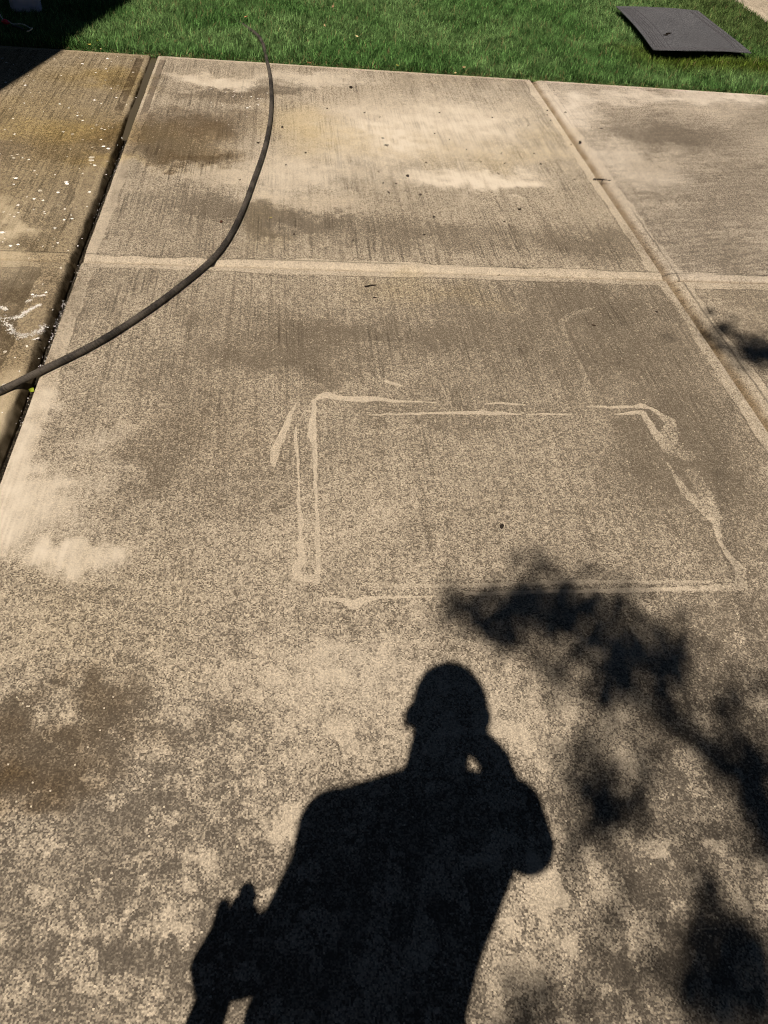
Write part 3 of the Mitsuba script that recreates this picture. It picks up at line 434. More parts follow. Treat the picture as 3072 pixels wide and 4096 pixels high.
FLECKS = [(-1.403,4.565,0.004,0),(-1.318,4.583,0.0028,0),(-1.223,4.582,0.0046,0),(-1.167,4.529,0.0038,0),(-1.126,5.126,0.004,0),(-1.051,5.007,0.005,1),(-1.064,5.16,0.0029,0),(-0.999,4.876,0.0038,0),(-0.97,4.93,0.0025,0),(-1.047,4.916,0.0027,0),(-1.434,4.929,0.0027,0),(-1.478,5.002,0.0022,0),(-1.482,4.909,0.0026,0),(-1.431,4.664,0.0023,0),(-1.385,4.672,0.0026,0),(-1.364,4.735,0.0042,1),(-1.407,4.728,0.0041,1),(-1.348,4.687,0.0036,1),(-1.412,4.185,0.0028,0),(-1.455,4.469,0.0022,0),(-1.13,4.193,0.0038,0),(-1.02,4.105,0.0043,1),(-0.843,4.184,0.0034,0),(-0.85,4.781,0.0033,0),(-0.879,4.623,0.0029,0),(-0.818,4.927,0.0025,0),(-0.85,5.188,0.0026,0),(-0.851,5.108,0.0023,0),(-0.829,5.109,0.0023,0),(-0.987,4.31,0.0055,1),(-0.955,4.267,0.0054,1),(-0.925,4.3,0.0025,0),(-0.902,4.281,0.002,0),(-0.919,4.268,0.0017,0),(-0.959,4.015,0.0042,1),(-0.944,3.891,0.0106,1),(-0.94,3.857,0.0087,1),(-0.934,3.82,0.005,1),(-0.862,3.852,0.0042,1),(-1.255,4.162,0.0033,1),(-1.35,4.046,0.0025,0),(-1.283,3.884,0.0058,1),(-1.29,3.843,0.0066,1),(-1.054,3.888,0.0027,0),(-1.167,3.708,0.0035,0),(-1.147,3.665,0.0019,0),(-1.069,3.675,0.0031,0),(-0.974,3.757,0.0027,0),(-0.95,3.704,0.0031,0),(-0.851,3.732,0.0032,0),(-1.228,3.619,0.0072,0),(-0.998,3.584,0.0078,0),(-1.098,3.501,0.0084,1),(-1.018,3.49,0.0055,0),(-0.887,3.509,0.0056,0),(-1.065,3.405,0.0041,0),(-1.157,3.349,0.0053,0),(-1.139,3.433,0.0023,0),(-0.995,3.365,0.0033,1),(-0.872,3.363,0.0025,0),(-0.96,3.331,0.0033,0),(-0.916,3.337,0.0029,1),(-1.085,3.316,0.0024,0),(-1.038,3.295,0.0032,0),(-1.031,3.278,0.0028,0),(-1.148,3.241,0.0032,0),(-1.14,3.278,0.0028,0),(-1.199,3.279,0.0026,0),(-0.943,3.23,0.0048,0),(-0.913,3.242,0.0045,0),(-0.923,3.275,0.0029,0),(-0.904,4.354,0.002,0),(-0.851,4.089,0.0022,0),(-1.056,3.981,0.0019,0),(-1.164,3.98,0.0016,0),(-1.124,3.952,0.0028,1),(-1.168,3.257,0.004,1),(-1.081,4.425,0.0023,0),(-1.037,4.47,0.002,0),(-1.283,4.458,0.002,0),(-1.401,5.33,0.0034,0),(-1.322,5.205,0.0045,1),(-1.184,5.465,0.0024,0),(-1.263,5.384,0.002,0),(-1.138,5.346,0.002,0),(-0.908,5.488,0.0021,0),(-0.957,5.386,0.0021,0),(-1.07,5.348,0.0027,0),(-1.529,5.35,0.0023,0),(-1.455,5.337,0.0023,0),(-1.52,5.218,0.0022,0),(-1.601,5.177,0.0025,0),(-1.6,5.088,0.0022,0),(-1.512,5.121,0.0022,0),(-1.549,4.981,0.0021,0),(-1.582,4.978,0.0021,0),(-1.103,5.421,0.0018,0),(-1.047,5.45,0.0024,0),(-0.943,5.438,0.0021,0),(-0.965,3.151,0.0042,0),(-1.161,3.097,0.0062,0),(-1.077,3.0,0.0045,0),(-0.855,3.028,0.0033,0),(-0.877,2.962,0.0027,0),(-0.848,3.09,0.0019,0),(-0.98,2.993,0.0022,0),(-0.951,3.061,0.0021,0),(-1.008,3.042,0.0029,1),(-0.878,2.823,0.0028,0),(-0.919,2.699,0.0025,0),(-0.895,2.642,0.0038,0),(-0.939,2.623,0.0041,0),(-0.945,2.679,0.0027,1),(-0.848,2.426,0.0027,0),(-0.886,2.291,0.0038,0),(-0.909,2.222,0.002,0),(-0.838,2.236,0.0014,0),(-0.877,2.147,0.002,0),(-0.854,2.542,0.0019,0),(-0.879,1.932,0.0017,0),(-0.948,2.256,0.0051,1),(-1.016,2.522,0.0073,1),(-0.907,2.072,0.0055,1),(-0.941,2.993,0.002,0),(-1.065,3.125,0.0029,1),(-1.012,2.893,0.002,0),(-0.782,2.912,0.0018,0),(-1.139,3.016,0.0022,0),(-1.14,3.047,0.0018,0),(-0.309,4.937,0.003,0),(-0.31,4.852,0.003,0),(-0.303,4.884,0.0023,0),(-0.261,4.867,0.0027,0),(-0.207,4.872,0.004,0),(-0.17,4.848,0.0037,0),(-0.154,4.851,0.0027,0),(-0.138,4.847,0.002,0),(-0.164,4.743,0.0039,0),(-0.223,4.685,0.0058,0),(-0.212,4.704,0.0026,0),(-0.358,4.924,0.003,0),(-0.443,4.965,0.003,0),(-0.454,4.955,0.002,0),(-0.485,5.049,0.0024,0),(-0.428,4.732,0.0022,0),(-0.366,4.725,0.0026,0),(-0.361,4.699,0.0019,0),(-0.421,4.673,0.0019,0),(-0.277,4.572,0.0022,0),(-0.24,4.585,0.0025,0),(-0.221,4.549,0.0022,0),(-0.314,4.409,0.0024,0),(-0.116,4.95,0.0024,0),(-0.31,4.651,0.0019,0),(-0.474,4.578,0.0019,0),(-0.38,4.461,0.0022,0)]
r = np.random.default_rng(21)
extra = []
while len(extra) < 60:
    x, y = r.uniform(-2.0, -0.86), r.uniform(2.95, 5.45)
    if x > -0.41 * y - 0.02 and r.random() < 0.9:
        extra.append((x, y, r.uniform(0.003, 0.0065), int(r.random() < 0.25)))
for x, y, s, thin in FLECKS + extra:
    big = s > 0.018
    where = 'the middle slab left of the hose' if x > -0.82 else 'the lower left slab' if y < JY else 'the upper left slab near its cross joint' if y < 3.35 else 'the upper left slab, halfway along' if y < 4.3 else 'the upper left slab towards the lawn'
    if abs(x + 0.86) < 0.06:
        where = 'the edge of the open joint'
    look = 'faint thin patch of soap foam' if thin else 'larger white blob of soap foam' if big else 'tiny white fleck of soap foam' if s < 0.0095 else 'small round white spot of soap foam'
    lab = f'{look} on {where}'
    grp = lab.replace('of soap foam', 'of foam')
    z = 0.0 if abs(x + 0.82) > 0.04 else -0.012
    put('foam_fleck', {**random.choice(THIN if thin else FOAM), 'to_world': T().translate([x, y, z]).rotate([0, 0, 1], random.uniform(0, 360)).scale([(1.2 if thin else 1.32) * s * random.uniform(0.85, 1.1), (1.2 if thin else 1.32) * s * random.uniform(0.8, 1.15), s * (0.35 if thin else 0.9)])},
        label=lab, cat='foam', group=grp)

# swirl of suds: many small bubbles lying in curved bands
def bubbles(points, seed, squash=0.55, sub=1):
    m = trimesh.creation.icosphere(subdivisions=sub, radius=1.0)
    v = np.concatenate([m.vertices * np.array([1, 1, squash]) * p[3] + p[:3] for p in points])
    f = np.concatenate([m.faces + i * len(m.vertices) for i in range(len(points))])
    return trimesh.Trimesh(v, f, process=False)
SWIRL = [[(-1.024,2.454,0.009),(-1.002,2.443,0.011),(-0.982,2.428,0.01),(-0.965,2.398,0.0089),(-0.946,2.369,0.0089),(-0.922,2.351,0.0098),(-0.899,2.352,0.0099),(-0.88,2.368,0.0109),(-0.864,2.387,0.012),(-0.857,2.41,0.0101)],[(-1.001,2.458,0.009),(-0.977,2.459,0.006),(-0.959,2.46,0.0061),(-0.948,2.473,0.0071),(-0.937,2.497,0.0071),(-0.926,2.522,0.0051),(-0.911,2.539,0.0041),(-0.896,2.556,0.0042)],[(-0.949,2.57,0.0052),(-0.938,2.595,0.0063),(-0.925,2.613,0.0053),(-0.904,2.618,0.0032),(-0.891,2.623,0.0021)],[(-0.879,2.327,0.0029),(-0.869,2.333,0.003),(-0.858,2.339,0.0024)],[(-1.035,2.529,0.0041),(-1.018,2.527,0.0061),(-1.002,2.514,0.0041)]]
r = np.random.default_rng(33)
pts = []
for li, l in enumerate(SWIRL):
    l = np.array(l)
    dd = np.r_[0, np.cumsum(np.linalg.norm(np.diff(l[:, :2], axis=0), axis=1))]
    n = int(dd[-1] * 15000 * (1.0, 0.9, 0.5, 0.7, 0.5)[li])
    t = r.uniform(0, dd[-1], n)
    c = np.stack([np.interp(t, dd, l[:, i]) for i in range(3)], 1)
    off = r.normal(0, 0.60, (n, 2)) * c[:, 2:3] * [1.2, 2.6]
    p = c[:, :2] + off
    keep = 0.3 * meshkit.noise(np.c_[p * 45, np.zeros(n)], 9) + 0.6 * meshkit.noise(np.c_[p * 190, np.zeros(n)], 10) + 0.4 * r.random(n) > 0.58 + 0.10 * (np.linalg.norm(off, axis=1) / c[:, 2])
    p = p[keep]
    rad = np.exp(r.normal(math.log(0.0009), 0.4, len(p))).clip(0.0005, 0.003)
    pts += [(a, b, 0.0004, q_) for (a, b), q_ in zip(p, rad)]
put('soap_swirl', mikit.ply(bubbles(pts, 1, 0.5, 0), 'suds', smooth=True), label='curled white swirl of soap suds on the wet lower left slab', cat='foam')
# wet bubbles caught in the open joint
pts = []
for y0, y1, n in ((2.2, 2.62, 90), (3.25, 3.55, 24), (3.7, 3.95, 22), (2.75, 2.9, 12), (3.98, 4.2, 16), (1.9, 2.1, 12)):
    for _ in range(n):
        pts.append((r.uniform(-0.836, -0.816), r.uniform(y0, y1), -0.030 + r.uniform(0, 0.012), abs(r.normal(0.0010, 0.0008)) + 0.0005))
scene['wet_bubble'] = {'type': 'principled', 'base_color': rgb(0.55, 0.55, 0.56), 'roughness': 0.12, 'specular': 0.9}
put('joint_bubbles', mikit.ply(bubbles(pts, 2, 0.8), 'wet_bubble', smooth=True), label='glinting wet bubbles caught in the dark open joint', cat='bubbles', kind='stuff')

# ------------------------------------------------------------------ litter on the concrete
scene['dark_crumb'] = {'type': 'diffuse', 'reflectance': rgb(0.030, 0.025, 0.020)}
scene['brown_twig'] = {'type': 'diffuse', 'reflectance': rgb(0.055, 0.040, 0.028)}
for i, (x, y, s) in enumerate([(0.447,4.711,0.0139),(0.532,4.65,0.0089),(0.52,4.33,0.0131),(0.458,3.875,0.0103),(0.468,3.743,0.0092),(0.534,3.743,0.0101),(0.486,3.637,0.0148),(0.642,3.633,0.0133),(0.607,3.213,0.0092),(1.091,3.925,0.0146),(1.163,4.206,0.0077),(1.352,4.223,0.0088),(1.217,4.748,0.0138),(0.825,4.443,0.0069),(0.973,4.23,0.0057),(0.898,4.361,0.0068),(1.008,3.372,0.0098),(1.495,3.901,0.0103),(1.358,4.635,0.0074),(1.412,4.643,0.0106),(1.603,4.932,0.0101),(1.581,4.848,0.01),(1.581,4.757,0.0076),(1.607,4.382,0.0093),(1.624,4.3,0.0092),(1.715,4.915,0.0158),(0.901,4.78,0.0094),(1.814,4.679,0.0088),(1.875,4.674,0.0154),(0.881,2.87,0.0073),(1.153,4.066,0.0085),(1.023,4.066,0.0075),(0.232,4.743,0.0088),(-0.382,3.889,0.0128),(-0.007,3.906,0.0091),(-0.227,3.704,0.0094),(0.282,3.136,0.008),(0.209,3.613,0.0064),(0.026,3.17,0.0072),(1.191,2.5,0.0154),(1.492,2.611,0.0102),(0.721,4.026,0.0101)]):
    an = random.uniform(-0.5, 0.5) if i % 3 else random.uniform(0, math.pi)
    dx = np.array([math.cos(an), math.sin(an), 0]) * s * 0.55
    bow = np.array([-dx[1], dx[0], 0]) * random.uniform(-0.25, 0.25)
    c = np.array([x, y, 0.0032])
    put('plant_crumb', mikit.ply(tube(np.array([c - dx, c + bow, c + dx + [0, 0, 0.002]]), [0.0016, 0.0026, 0.0014], 6), ('dark_crumb', 'brown_twig')[i % 2], smooth=60),
        label=f'tiny dark sliver of plant litter ' + (w_ := 'in the groove of the right joint' if abs(x - 1.62) < .09 else 'on the right slab' if x > 1.65 else 'on the lower middle slab' if y < 2.8 else 'along the cross joint' if y < 3.05 else 'on the upper middle slab, nearer half' if y < 4.0 else 'on the upper middle slab, lawn half'), cat='litter', group='dry slivers ' + w_)
CHIP_LABEL = ['dark oval seed husk below the middle of the far slab', 'round dark pebble above the cross joint, near the slab centre', 'dark crumb at the right of the bleached white patch',
              'grey chip of bark beside the right joint', 'black bark chip near the lawn edge, right of the hose', 'dark bark chip just right of the hose on the far slab',
              'small brown bark chip just left of the hose on the far slab', 'dark crumb right of the hose, below the paler chip', 'reddish brown bark chip in the dark stain left of the hose', 'small black beetle shaped chip inside the washed rectangle']
for i, (x, y, s) in enumerate([(0.603,3.843,0.0156),(0.675,3.394,0.0112),(1.356,4.082,0.0115),(1.674,4.428,0.0146),(0.393,5.13,0.0212),(-0.026,4.414,0.0127),(-0.152,4.174,0.0121),(0.094,4.076,0.0112),(-0.289,3.26,0.0143),(0.603,1.432,0.0164)]):
    s *= 0.62 if i == 9 else 1.0
    m = trimesh.creation.icosphere(subdivisions=2, radius=1.0)
    v = m.vertices * np.array([s * 0.55, s * 0.42 if i != 9 else s * 0.95, s * 0.35])
    v = v * (1 + 0.5 * (meshkit.noise(v / s * 3 + i, i)[:, None] - 0.5))
    m = trimesh.Trimesh(v, m.faces, process=False)
    m.apply_transform(trimesh.transformations.rotation_matrix(-0.4 if i == 9 else random.uniform(0, 3), (0, 0, 1)))
    m.apply_translation((x, y, s * 0.27))
    scene['red_bark'] = {'type': 'diffuse', 'reflectance': rgb(0.07, 0.032, 0.020)}
    put('bark_chip', mikit.ply(m, 'red_bark' if i == 8 else 'dark_crumb', smooth=30), label=CHIP_LABEL[i], cat='bark chip')
TW = [(0.533,4.232,0.0221),(1.112,3.507,0.0169),(1.642,3.889,0.0666),(0.329,2.751,0.0487),(0.338,2.663,0.0159)]
TWIG_SHAPE = [([(-.5, .05, .004), (.5, .2, .004)], [(.0, .1, .004), (.05, -.6, .003)]), ([(-.4, .5, .004), (.5, -.1, .003)], [(0, .2, .004), (.45, .55, .012)]),
              ([(-.62, .30, .006), (0, .06, .012), (.62, -.22, .016)], [(.05, .04, .012), (-.10, -.24, .004)]), ([(-.5, -.15, .004), (0, .02, .006), (.5, .16, .004)], None), ([(-.5, .1, .003), (.5, -.1, .004)], None)]
TWIG_LABEL = ['small T shaped twig on the far slab, upper middle', 'small forked twig on the far slab, lower right', 'largest dark forked twig, lying across the right joint', 'long thin dark twig just below the cross joint', 'short thin twig below the long twig by the cross joint']
for (x, y, s), (a, b), lab in zip(TW, TWIG_SHAPE, TWIG_LABEL):
    ms = []
    for l in (a, b):
        if l:
            P = np.array(l) * [s, s, 1] + [x, y, 0]
            P = np.array([np.interp(np.linspace(0, 1, 9), np.linspace(0, 1, len(P)), P[:, k]) for k in range(3)]).T
            ms.append(tube(P, np.linspace(0.0030, 0.0014, 9) * (1.35 if s > 0.06 else 1), 6))
    put('twig', mikit.ply(join(ms), 'dark_crumb', smooth=60), label=lab, cat='twig')

# fallen leaves
def leaf_mesh(length, width, curl, seed):
    r = np.random.default_rng(seed)
    t = np.linspace(0, 1, 9)
    half = width / 2 * np.sin(np.pi * t ** 0.8) ** 0.8 * (1 + 0.25 * np.sin(t * 19 + seed)) + 0.0004
    rows = []
    for s_ in (-1, -0.5, 0, 0.5, 1):
        rows.append(np.stack([length * (t - 0.5), s_ * half, curl * (4 * (t - 0.5) ** 2 + 1.2 * abs(s_) ** 2) * length], 1))
    v = np.stack(rows, 0)
    i = np.arange(45).reshape(5, 9)
    q = np.stack([i[:-1, :-1], i[:-1, 1:], i[1:, 1:], i[1:, :-1]], -1).reshape(-1, 4)
    top = v.reshape(-1, 3)
    return np.vstack([top, top - [0, 0, 0.0006]]), np.vstack([q, q[:, ::-1] + 45])
LEAF_COL = dict(tan=(0.40, 0.27, 0.16), orange=(0.50, 0.25, 0.13), yellow=(0.55, 0.48, 0.12), green=(0.28, 0.36, 0.03), pale=(0.55, 0.45, 0.25), brown=(0.26, 0.17, 0.10))
for k_, c_ in LEAF_COL.items():
    scene[f'leaf_{k_}'] = {'type': 'twosided', 'bsdf': {'type': 'principled', 'base_color': rgb(*c_), 'roughness': 0.6, 'specular': 0.3}}
LEAF_SPEC = [('tan', .06, 'left one of two curled tan leaves at the top of the lawn'), ('tan', .06, 'right one of two curled tan leaves at the top of the lawn'), ('brown', .05, 'small brown leaf in the grass right of the hose end'),
    ('tan', .05, 'tan leaf standing in the grass right of the hose'), ('pale', .04, 'thin pale leaf in the middle of the lawn'), ('orange', .004, 'orange leaf on the patio edge just right of the hose'),
    ('tan', .02, 'pinkish tan leaf at the lawn edge left of the right joint'), ('pale', .008, 'pale tan leaf lying on the patio edge left of the right joint'), ('yellow', .02, 'small yellow leaf at the lawn edge, middle of the patio'),
    ('orange', .05, 'tan orange leaf beside the hose where it sinks into the lawn'), ('yellow', .03, 'tiny yellow leaf right of the hose at the lawn edge'), ('yellow', .02, 'yellow leaf at the lawn edge by the wet left slab'),
    ('green', .03, 'yellow green leaf at the lawn edge by the wet left slab'), ('pale', .01, 'pale dry leaf at the lawn edge left of the open joint'), ('green', -.003, 'small bright green leaf caught in the open joint below the hose'), ('yellow', .004, 'tiny yellow leaf in the dark stain right of the hose')]
for i, ((x, y, s), (c_, z, lab)) in enumerate(zip([(1.115,7.375,0.0442),(1.157,7.395,0.0444),(0.357,6.806,0.0292),(0.27,6.269,0.0234),(0.492,6.1,0.0197),(0.148,5.562,0.0226),(1.183,5.614,0.0299),(1.115,5.525,0.0224),(0.727,5.565,0.0219),(-0.284,6.351,0.0227),(-0.105,5.711,0.0129),(-1.235,5.582,0.0191),(-1.191,5.633,0.0154),(-1.16,5.542,0.0165),(-0.815,2.048,0.0103),(-0.076,3.316,0.0088)], LEAF_SPEC)):
    tilt = T().translate([x, y, z]).rotate([0, 0, 1], 37 * i).rotate([1, 0, 0], (18 if z > .015 else 5) * (1 if i % 2 else -1)).rotate([0, 1, 0], -20 if z > 0.035 else 0)
    if i == 14:
        tilt = T().translate([x - 0.004, y, z]).rotate([0, 0, 1], 80).rotate([1, 0, 0], 30)
    put('fallen_leaf', {**mikit.ply(leaf_mesh(s * (1.25 if i != 14 else 2.2), s * (0.62 if i != 14 else 1.3), 0.10, i), f'leaf_{c_}', smooth=True), 'to_world': tilt}, label=lab, cat='leaf')

# ------------------------------------------------------------------ jug and cord in the shaded grass
scene['jug_plastic'] = {'type': 'principled', 'base_color': rgb(0.62, 0.58, 0.74), 'roughness': 0.35, 'specular': 0.5}
scene['jug_print'] = {'type': 'diffuse', 'reflectance': rgb(0.03, 0.025, 0.07)}
scene['jug_cap'] = {'type': 'principled', 'base_color': rgb(0.75, 0.75, 0.78), 'roughness': 0.4}
def super_ring(w, d_, z, n=48, e=4.0):
    ph = np.arange(n) / n * 2 * np.pi
    c, s = np.cos(ph), np.sin(ph)
    return np.stack([w / 2 * np.sign(c) * np.abs(c) ** (2 / e), d_ / 2 * np.sign(s) * np.abs(s) ** (2 / e), np.full(n, z)], 1)
prof = [(0.17, 0.10, 0.0), (0.19, 0.12, 0.006), (0.198, 0.13, 0.02), (0.200, 0.132, 0.10), (0.206, 0.134, 0.20), (0.19, 0.125, 0.24), (0.12, 0.09, 0.275), (0.06, 0.06, 0.29), (0.052, 0.052, 0.30)]
jv = np.vstack([super_ring(*p_) for p_ in prof])
jf = []
for k in range(len(prof) - 1):
    for i in range(48):
        j = (i + 1) % 48
        jf.append([k * 48 + i, k * 48 + j, (k + 1) * 48 + j, (k + 1) * 48 + i])
JPOS = T().translate([-1.765, 6.27, 0.008]).rotate([0, 0, 1], 20)
jug = thing('jug', 'pale lavender plastic jug standing in the shaded grass', 'jug')
put('body', {**mikit.ply((jv, np.array(jf)), 'jug_plastic', smooth=50), 'to_world': JPOS}, jug)
put('cap', {**mikit.ply(trimesh.creation.cylinder(0.029, 0.03, transform=trimesh.transformations.translation_matrix((0, 0, 0.313))), 'jug_cap', smooth=40), 'to_world': JPOS}, jug)
hp = np.array([(0.06, 0, 0.27), (0.085, 0, 0.30), (0.07, 0, 0.33), (0.03, 0, 0.335), (-0.01, 0, 0.318)])
put('handle', {**mikit.ply(tube(np.array([np.interp(np.linspace(0, 4, 25), range(5), hp[:, k]) for k in range(3)]).T, 0.009, 10), 'jug_plastic', smooth=60), 'to_world': JPOS}, jug)
pm = []
for x0, x1, zb in ((-0.035, -0.018, 0.090), (0.010, 0.040, 0.085), (0.050, 0.066, 0.092)):
    m = trimesh.creation.box((x1 - x0, 0.0016, 0.06))
    m.apply_translation(((x0 + x1) / 2, -0.0668, zb + 0.03))
    pm.append(m)
put('print_mark', {**mikit.ply(join(pm), 'jug_print'), 'to_world': JPOS}, jug)

scene['pale_cord'] = {'type': 'principled', 'base_color': rgb(0.62, 0.62, 0.56), 'roughness': 0.5}
scene['red_plastic'] = {'type': 'principled', 'base_color': rgb(0.55, 0.03, 0.05), 'roughness': 0.35}
scene['black_plastic'] = {'type': 'principled', 'base_color': rgb(0.03, 0.03, 0.032), 'roughness': 0.4}
cord = thing('cord', 'thin pale cord with a red grip looped in the shaded grass', 'cord')
def sm(P, n=60):
    P = np.array(P, float)
    dd_ = np.r_[0, np.cumsum(np.linalg.norm(np.diff(P, axis=0), axis=1))]
    return CubicSpline(dd_, P)(np.linspace(0, dd_[-1], n))
CORD = [(-1.912,6.066),(-1.846,5.934),(-1.813,5.866),(-1.791,5.829),(-1.771,5.809),(-1.73,5.774),(-1.679,5.75),(-1.64,5.732),(-1.606,5.708),(-1.587,5.672),(-1.595,5.64),(-1.614,5.637)]
cp = sm([(x, y, 0.062 + 0.006 * math.sin(i * 2.2)) for i, (x, y) in enumerate(CORD)])
put('line', mikit.ply(tube(cp, 0.0035, 8), 'pale_cord', smooth=60), cord)
RG = [(-1.8,5.802),(-1.773,5.78),(-1.749,5.774)]
put('grip', mikit.ply(tube(sm([(*RG[0], .060), (*RG[1], .064), (*RG[2], .060)], 14), 0.016 * np.sin(np.linspace(0.25, math.pi - 0.25, 14)), 12), 'red_plastic', smooth=60), cord)
SH2 = [(-1.726,5.738),(-1.689,5.719),(-1.647,5.689)]
put('shaft', mikit.ply(tube(sm([(*SH2[0], .055), (*SH2[1], .056), (*SH2[2], .050)], 12), 0.007, 10), 'black_plastic', smooth=60), cord)

# ------------------------------------------------------------------ the photographer, standing behind the camera
def ball(p, r_, n=20):
    return m3.Manifold.sphere(r_, n).translate([float(a) for a in p])
def chain(*js):
    return [m3.Manifold.batch_hull([ball(a, ra), ball(b, rb)]) for (a, ra), (b, rb) in zip(js[:-1], js[1:])]
def fuse(ms, edge, rounds=8):
    m = m3.Manifold.batch_boolean(ms, m3.OpType.Add).refine_to_length(edge)
    g = m.to_mesh()
    t = trimesh.Trimesh(g.vert_properties[:, :3], g.tri_verts, process=True)
    if rounds:
        trimesh.smoothing.filter_taubin(t, iterations=rounds)
    return t
P = np.array
HEAD = P((-.0617, -.1724, 1.745))
NECK, CHEST, BELLY, HIP = P((-.078, -.245, 1.595)), P((-.073, -.283, 1.39)), P((-.078, -.28, 1.14)), P((-.10, -.295, .98))
LS, LE, LW = P((-.279, -.295, 1.516)), P((-.312, -.300, 1.19)), P((-.328, -.195, 1.03))
RS, RE, RW = P((.099, -.268, 1.503)), P((.184, -.185, 1.225)), P((.106, -.103, 1.405))
PH = CAM - FWD * 0.0125 - UP * 0.058 - RIGHT * 0.022      # middle of the phone
def lens(c, a, r_=None):
    m = m3.Manifold.sphere(1.0, 40).scale([float(v) for v in a])
    return m.rotate([-22, 0, -8]).translate([float(v) for v in c])
headparts = [lens(HEAD + P((-.003, 0, .03)), (.085, .098, .100)), lens(HEAD + P((-.004, .020, -.045)), (.076, .075, .088)),
             lens(HEAD + P((.015, .112, -.02)), (.014, .020, .026)), lens(HEAD + P((.012, .085, -.075)), (.028, .022, .012)), lens(HEAD + P((.010, .080, -.105)), (.026, .024, .022)),
             lens(HEAD + P((-.090, -.005, -.012)), (.013, .020, .032)), lens(HEAD + P((.086, -.022, -.008)), (.013, .020, .032)),
             lens(HEAD + P((-.018, .092, .012)), (.030, .016, .010)), lens(HEAD + P((.042, .088, .012)), (.030, .016, .010))]
hand = []
grip_c = PH - UP * 0.030
palm = grip_c + RIGHT * 0.052 - FWD * 0.020
hand += chain((RW, .037), (palm, .032), (palm + UP * .035, .022))
for k in range(4):
    a = palm + UP * (0.040 - 0.019 * k) + RIGHT * 0.012
    L_ = (.9, 1.0, .95, .75)[k]
    b = a + FWD * 0.030 * L_ - RIGHT * 0.004
    c = b - RIGHT * 0.024 * L_ - FWD * 0.006
    hand += chain((a, .0105), (b, .0095), (c, .0085))
th = palm + UP * 0.020 - RIGHT * 0.006 - FWD * 0.012
hand += chain((palm, .014), (th - RIGHT * .012, .012), (th - RIGHT * .030 + UP * .020 - FWD * 0.004, .009))
LH = P((-.335, -.145, .97))
hand += chain((LW, .030), (LH, .034))
for k in range(4):
    a = LH + P((.004, .022, .028 - .019 * k))
    b = a + P((-.014, .012, -.004))
    c = b + P((.030, .010, -.002))
    hand += chain((a, .0115), (b, .0105), (c, .009))
hand += chain((LH, .016), (LH + P((.020, .016, .020)), .012), (LH + P((.010, .030, .024)), .0095))
arms = chain((LS, .060), (LE, .052), (LW, .038)) + chain((RS, .060), (RE, .044), (RW, .033))
legs = []
FL, FR = P((-.17, -.36, .08)), P((.09, -.33, .08))
for hip, knee, foot in ((P((-.15, -.30, .95)), P((-.15, -.29, .52)), FL), (P((-.03, -.30, .95)), P((.045, -.28, .52)), FR)):
    legs += chain((hip, .095), (knee, .062), (foot, .045))
core = chain((HEAD - P((.004, .02, .06)), .069), (NECK - P((.004, 0, 0)), .068), (CHEST, .125)) + [m3.Manifold.batch_hull([ball(CHEST + P((o, 0, .05)), .105) for o in (-.10, .075)] + [ball(BELLY + P((o, .015, 0)), .110) for o in (-.075, .040)]),
        m3.Manifold.batch_hull([ball(BELLY + P((o, .015, 0)), .110) for o in (-.075, .040)] + [ball(HIP + P((o, 0, 0)), .110) for o in (-.08, .004)]),
        m3.Manifold.batch_hull([ball(LS, .06), ball(RS, .06), ball(NECK - P((0.002, 0.008, .050)), .06)])]
scene['skin'] = {'type': 'principled', 'base_color': rgb(0.42, 0.25, 0.17), 'roughness': 0.5, 'specular': 0.4}
scene['shirt_cotton'] = {'type': 'diffuse', 'reflectance': rgb(0.06, 0.07, 0.09)}
scene['shorts_cotton'] = {'type': 'diffuse', 'reflectance': rgb(0.08, 0.075, 0.06)}
scene['hair_dark'] = {'type': 'diffuse', 'reflectance': rgb(0.03, 0.022, 0.016)}
scene['shoe_rubber'] = {'type': 'diffuse', 'reflectance': rgb(0.05, 0.05, 0.055)}
person = thing('person', 'person seen by the sharp dark shadow across the concrete, raising a phone in one hand', 'person')
put('body', mikit.ply(fuse(headparts + core + arms + hand + legs, 0.012, 5), 'skin', smooth=True), person)
lerp = lambda a, b, t: a + (b - a) * t
shirt = [m3.Manifold.batch_hull([ball(CHEST + P((o, 0, .05)), .115) for o in (-.105, .078)] + [ball(BELLY + P((o, .015, 0)), .122) for o in (-.085, .042)]),
         m3.Manifold.batch_hull([ball(BELLY + P((o, .015, 0)), .122) for o in (-.085, .042)] + [ball(HIP + P((o, 0, -.05)), .128) for o in (-.09, .032)]),
         m3.Manifold.batch_hull([ball(LS, .074), ball(RS, .062), ball(NECK - P((0.002, 0.008, .050)), .070), ball(CHEST, .12)]),
         *chain((LS, .080), (lerp(LS, LE, .60) + P((.030, .006, 0)), .068)), *chain((RS, .066), (lerp(RS, RE, .90), .056))]
put('shirt', mikit.ply(fuse(shirt, 0.02, 4), 'shirt_cotton', smooth=True), person)
shorts = [m3.Manifold.batch_hull([ball(HIP + P((o, 0, -.01)), .119) for o in (-.09, .012)])]
for a, b in ((P((-.15, -.30, .92)), P((-.15, -.29, .54))), (P((-.03, -.30, .92)), P((.045, -.28, .54)))):
    shorts += chain((a, .108), (b, .088))
put('shorts', mikit.ply(fuse(shorts, 0.025, 3), 'shorts_cotton', smooth=True), person)
put('hair', mikit.ply(fuse([lens(HEAD + P((-.003, -.012, .042)), (.088, .094, .096))], 0.015, 0), 'hair_dark', smooth=True), person)
for f_, s_ in ((FL, -1), (FR, 1)):
    put('shoe', mikit.ply(fuse([m3.Manifold.batch_hull([ball(P((f_[0], f_[1] - .04, .045)), .042), ball(P((f_[0] + .01, f_[1] + .13, .038)), .036), ball(P((f_[0], f_[1], .085)), .045)])], 0.02, 0), 'shoe_rubber', smooth=True), person)

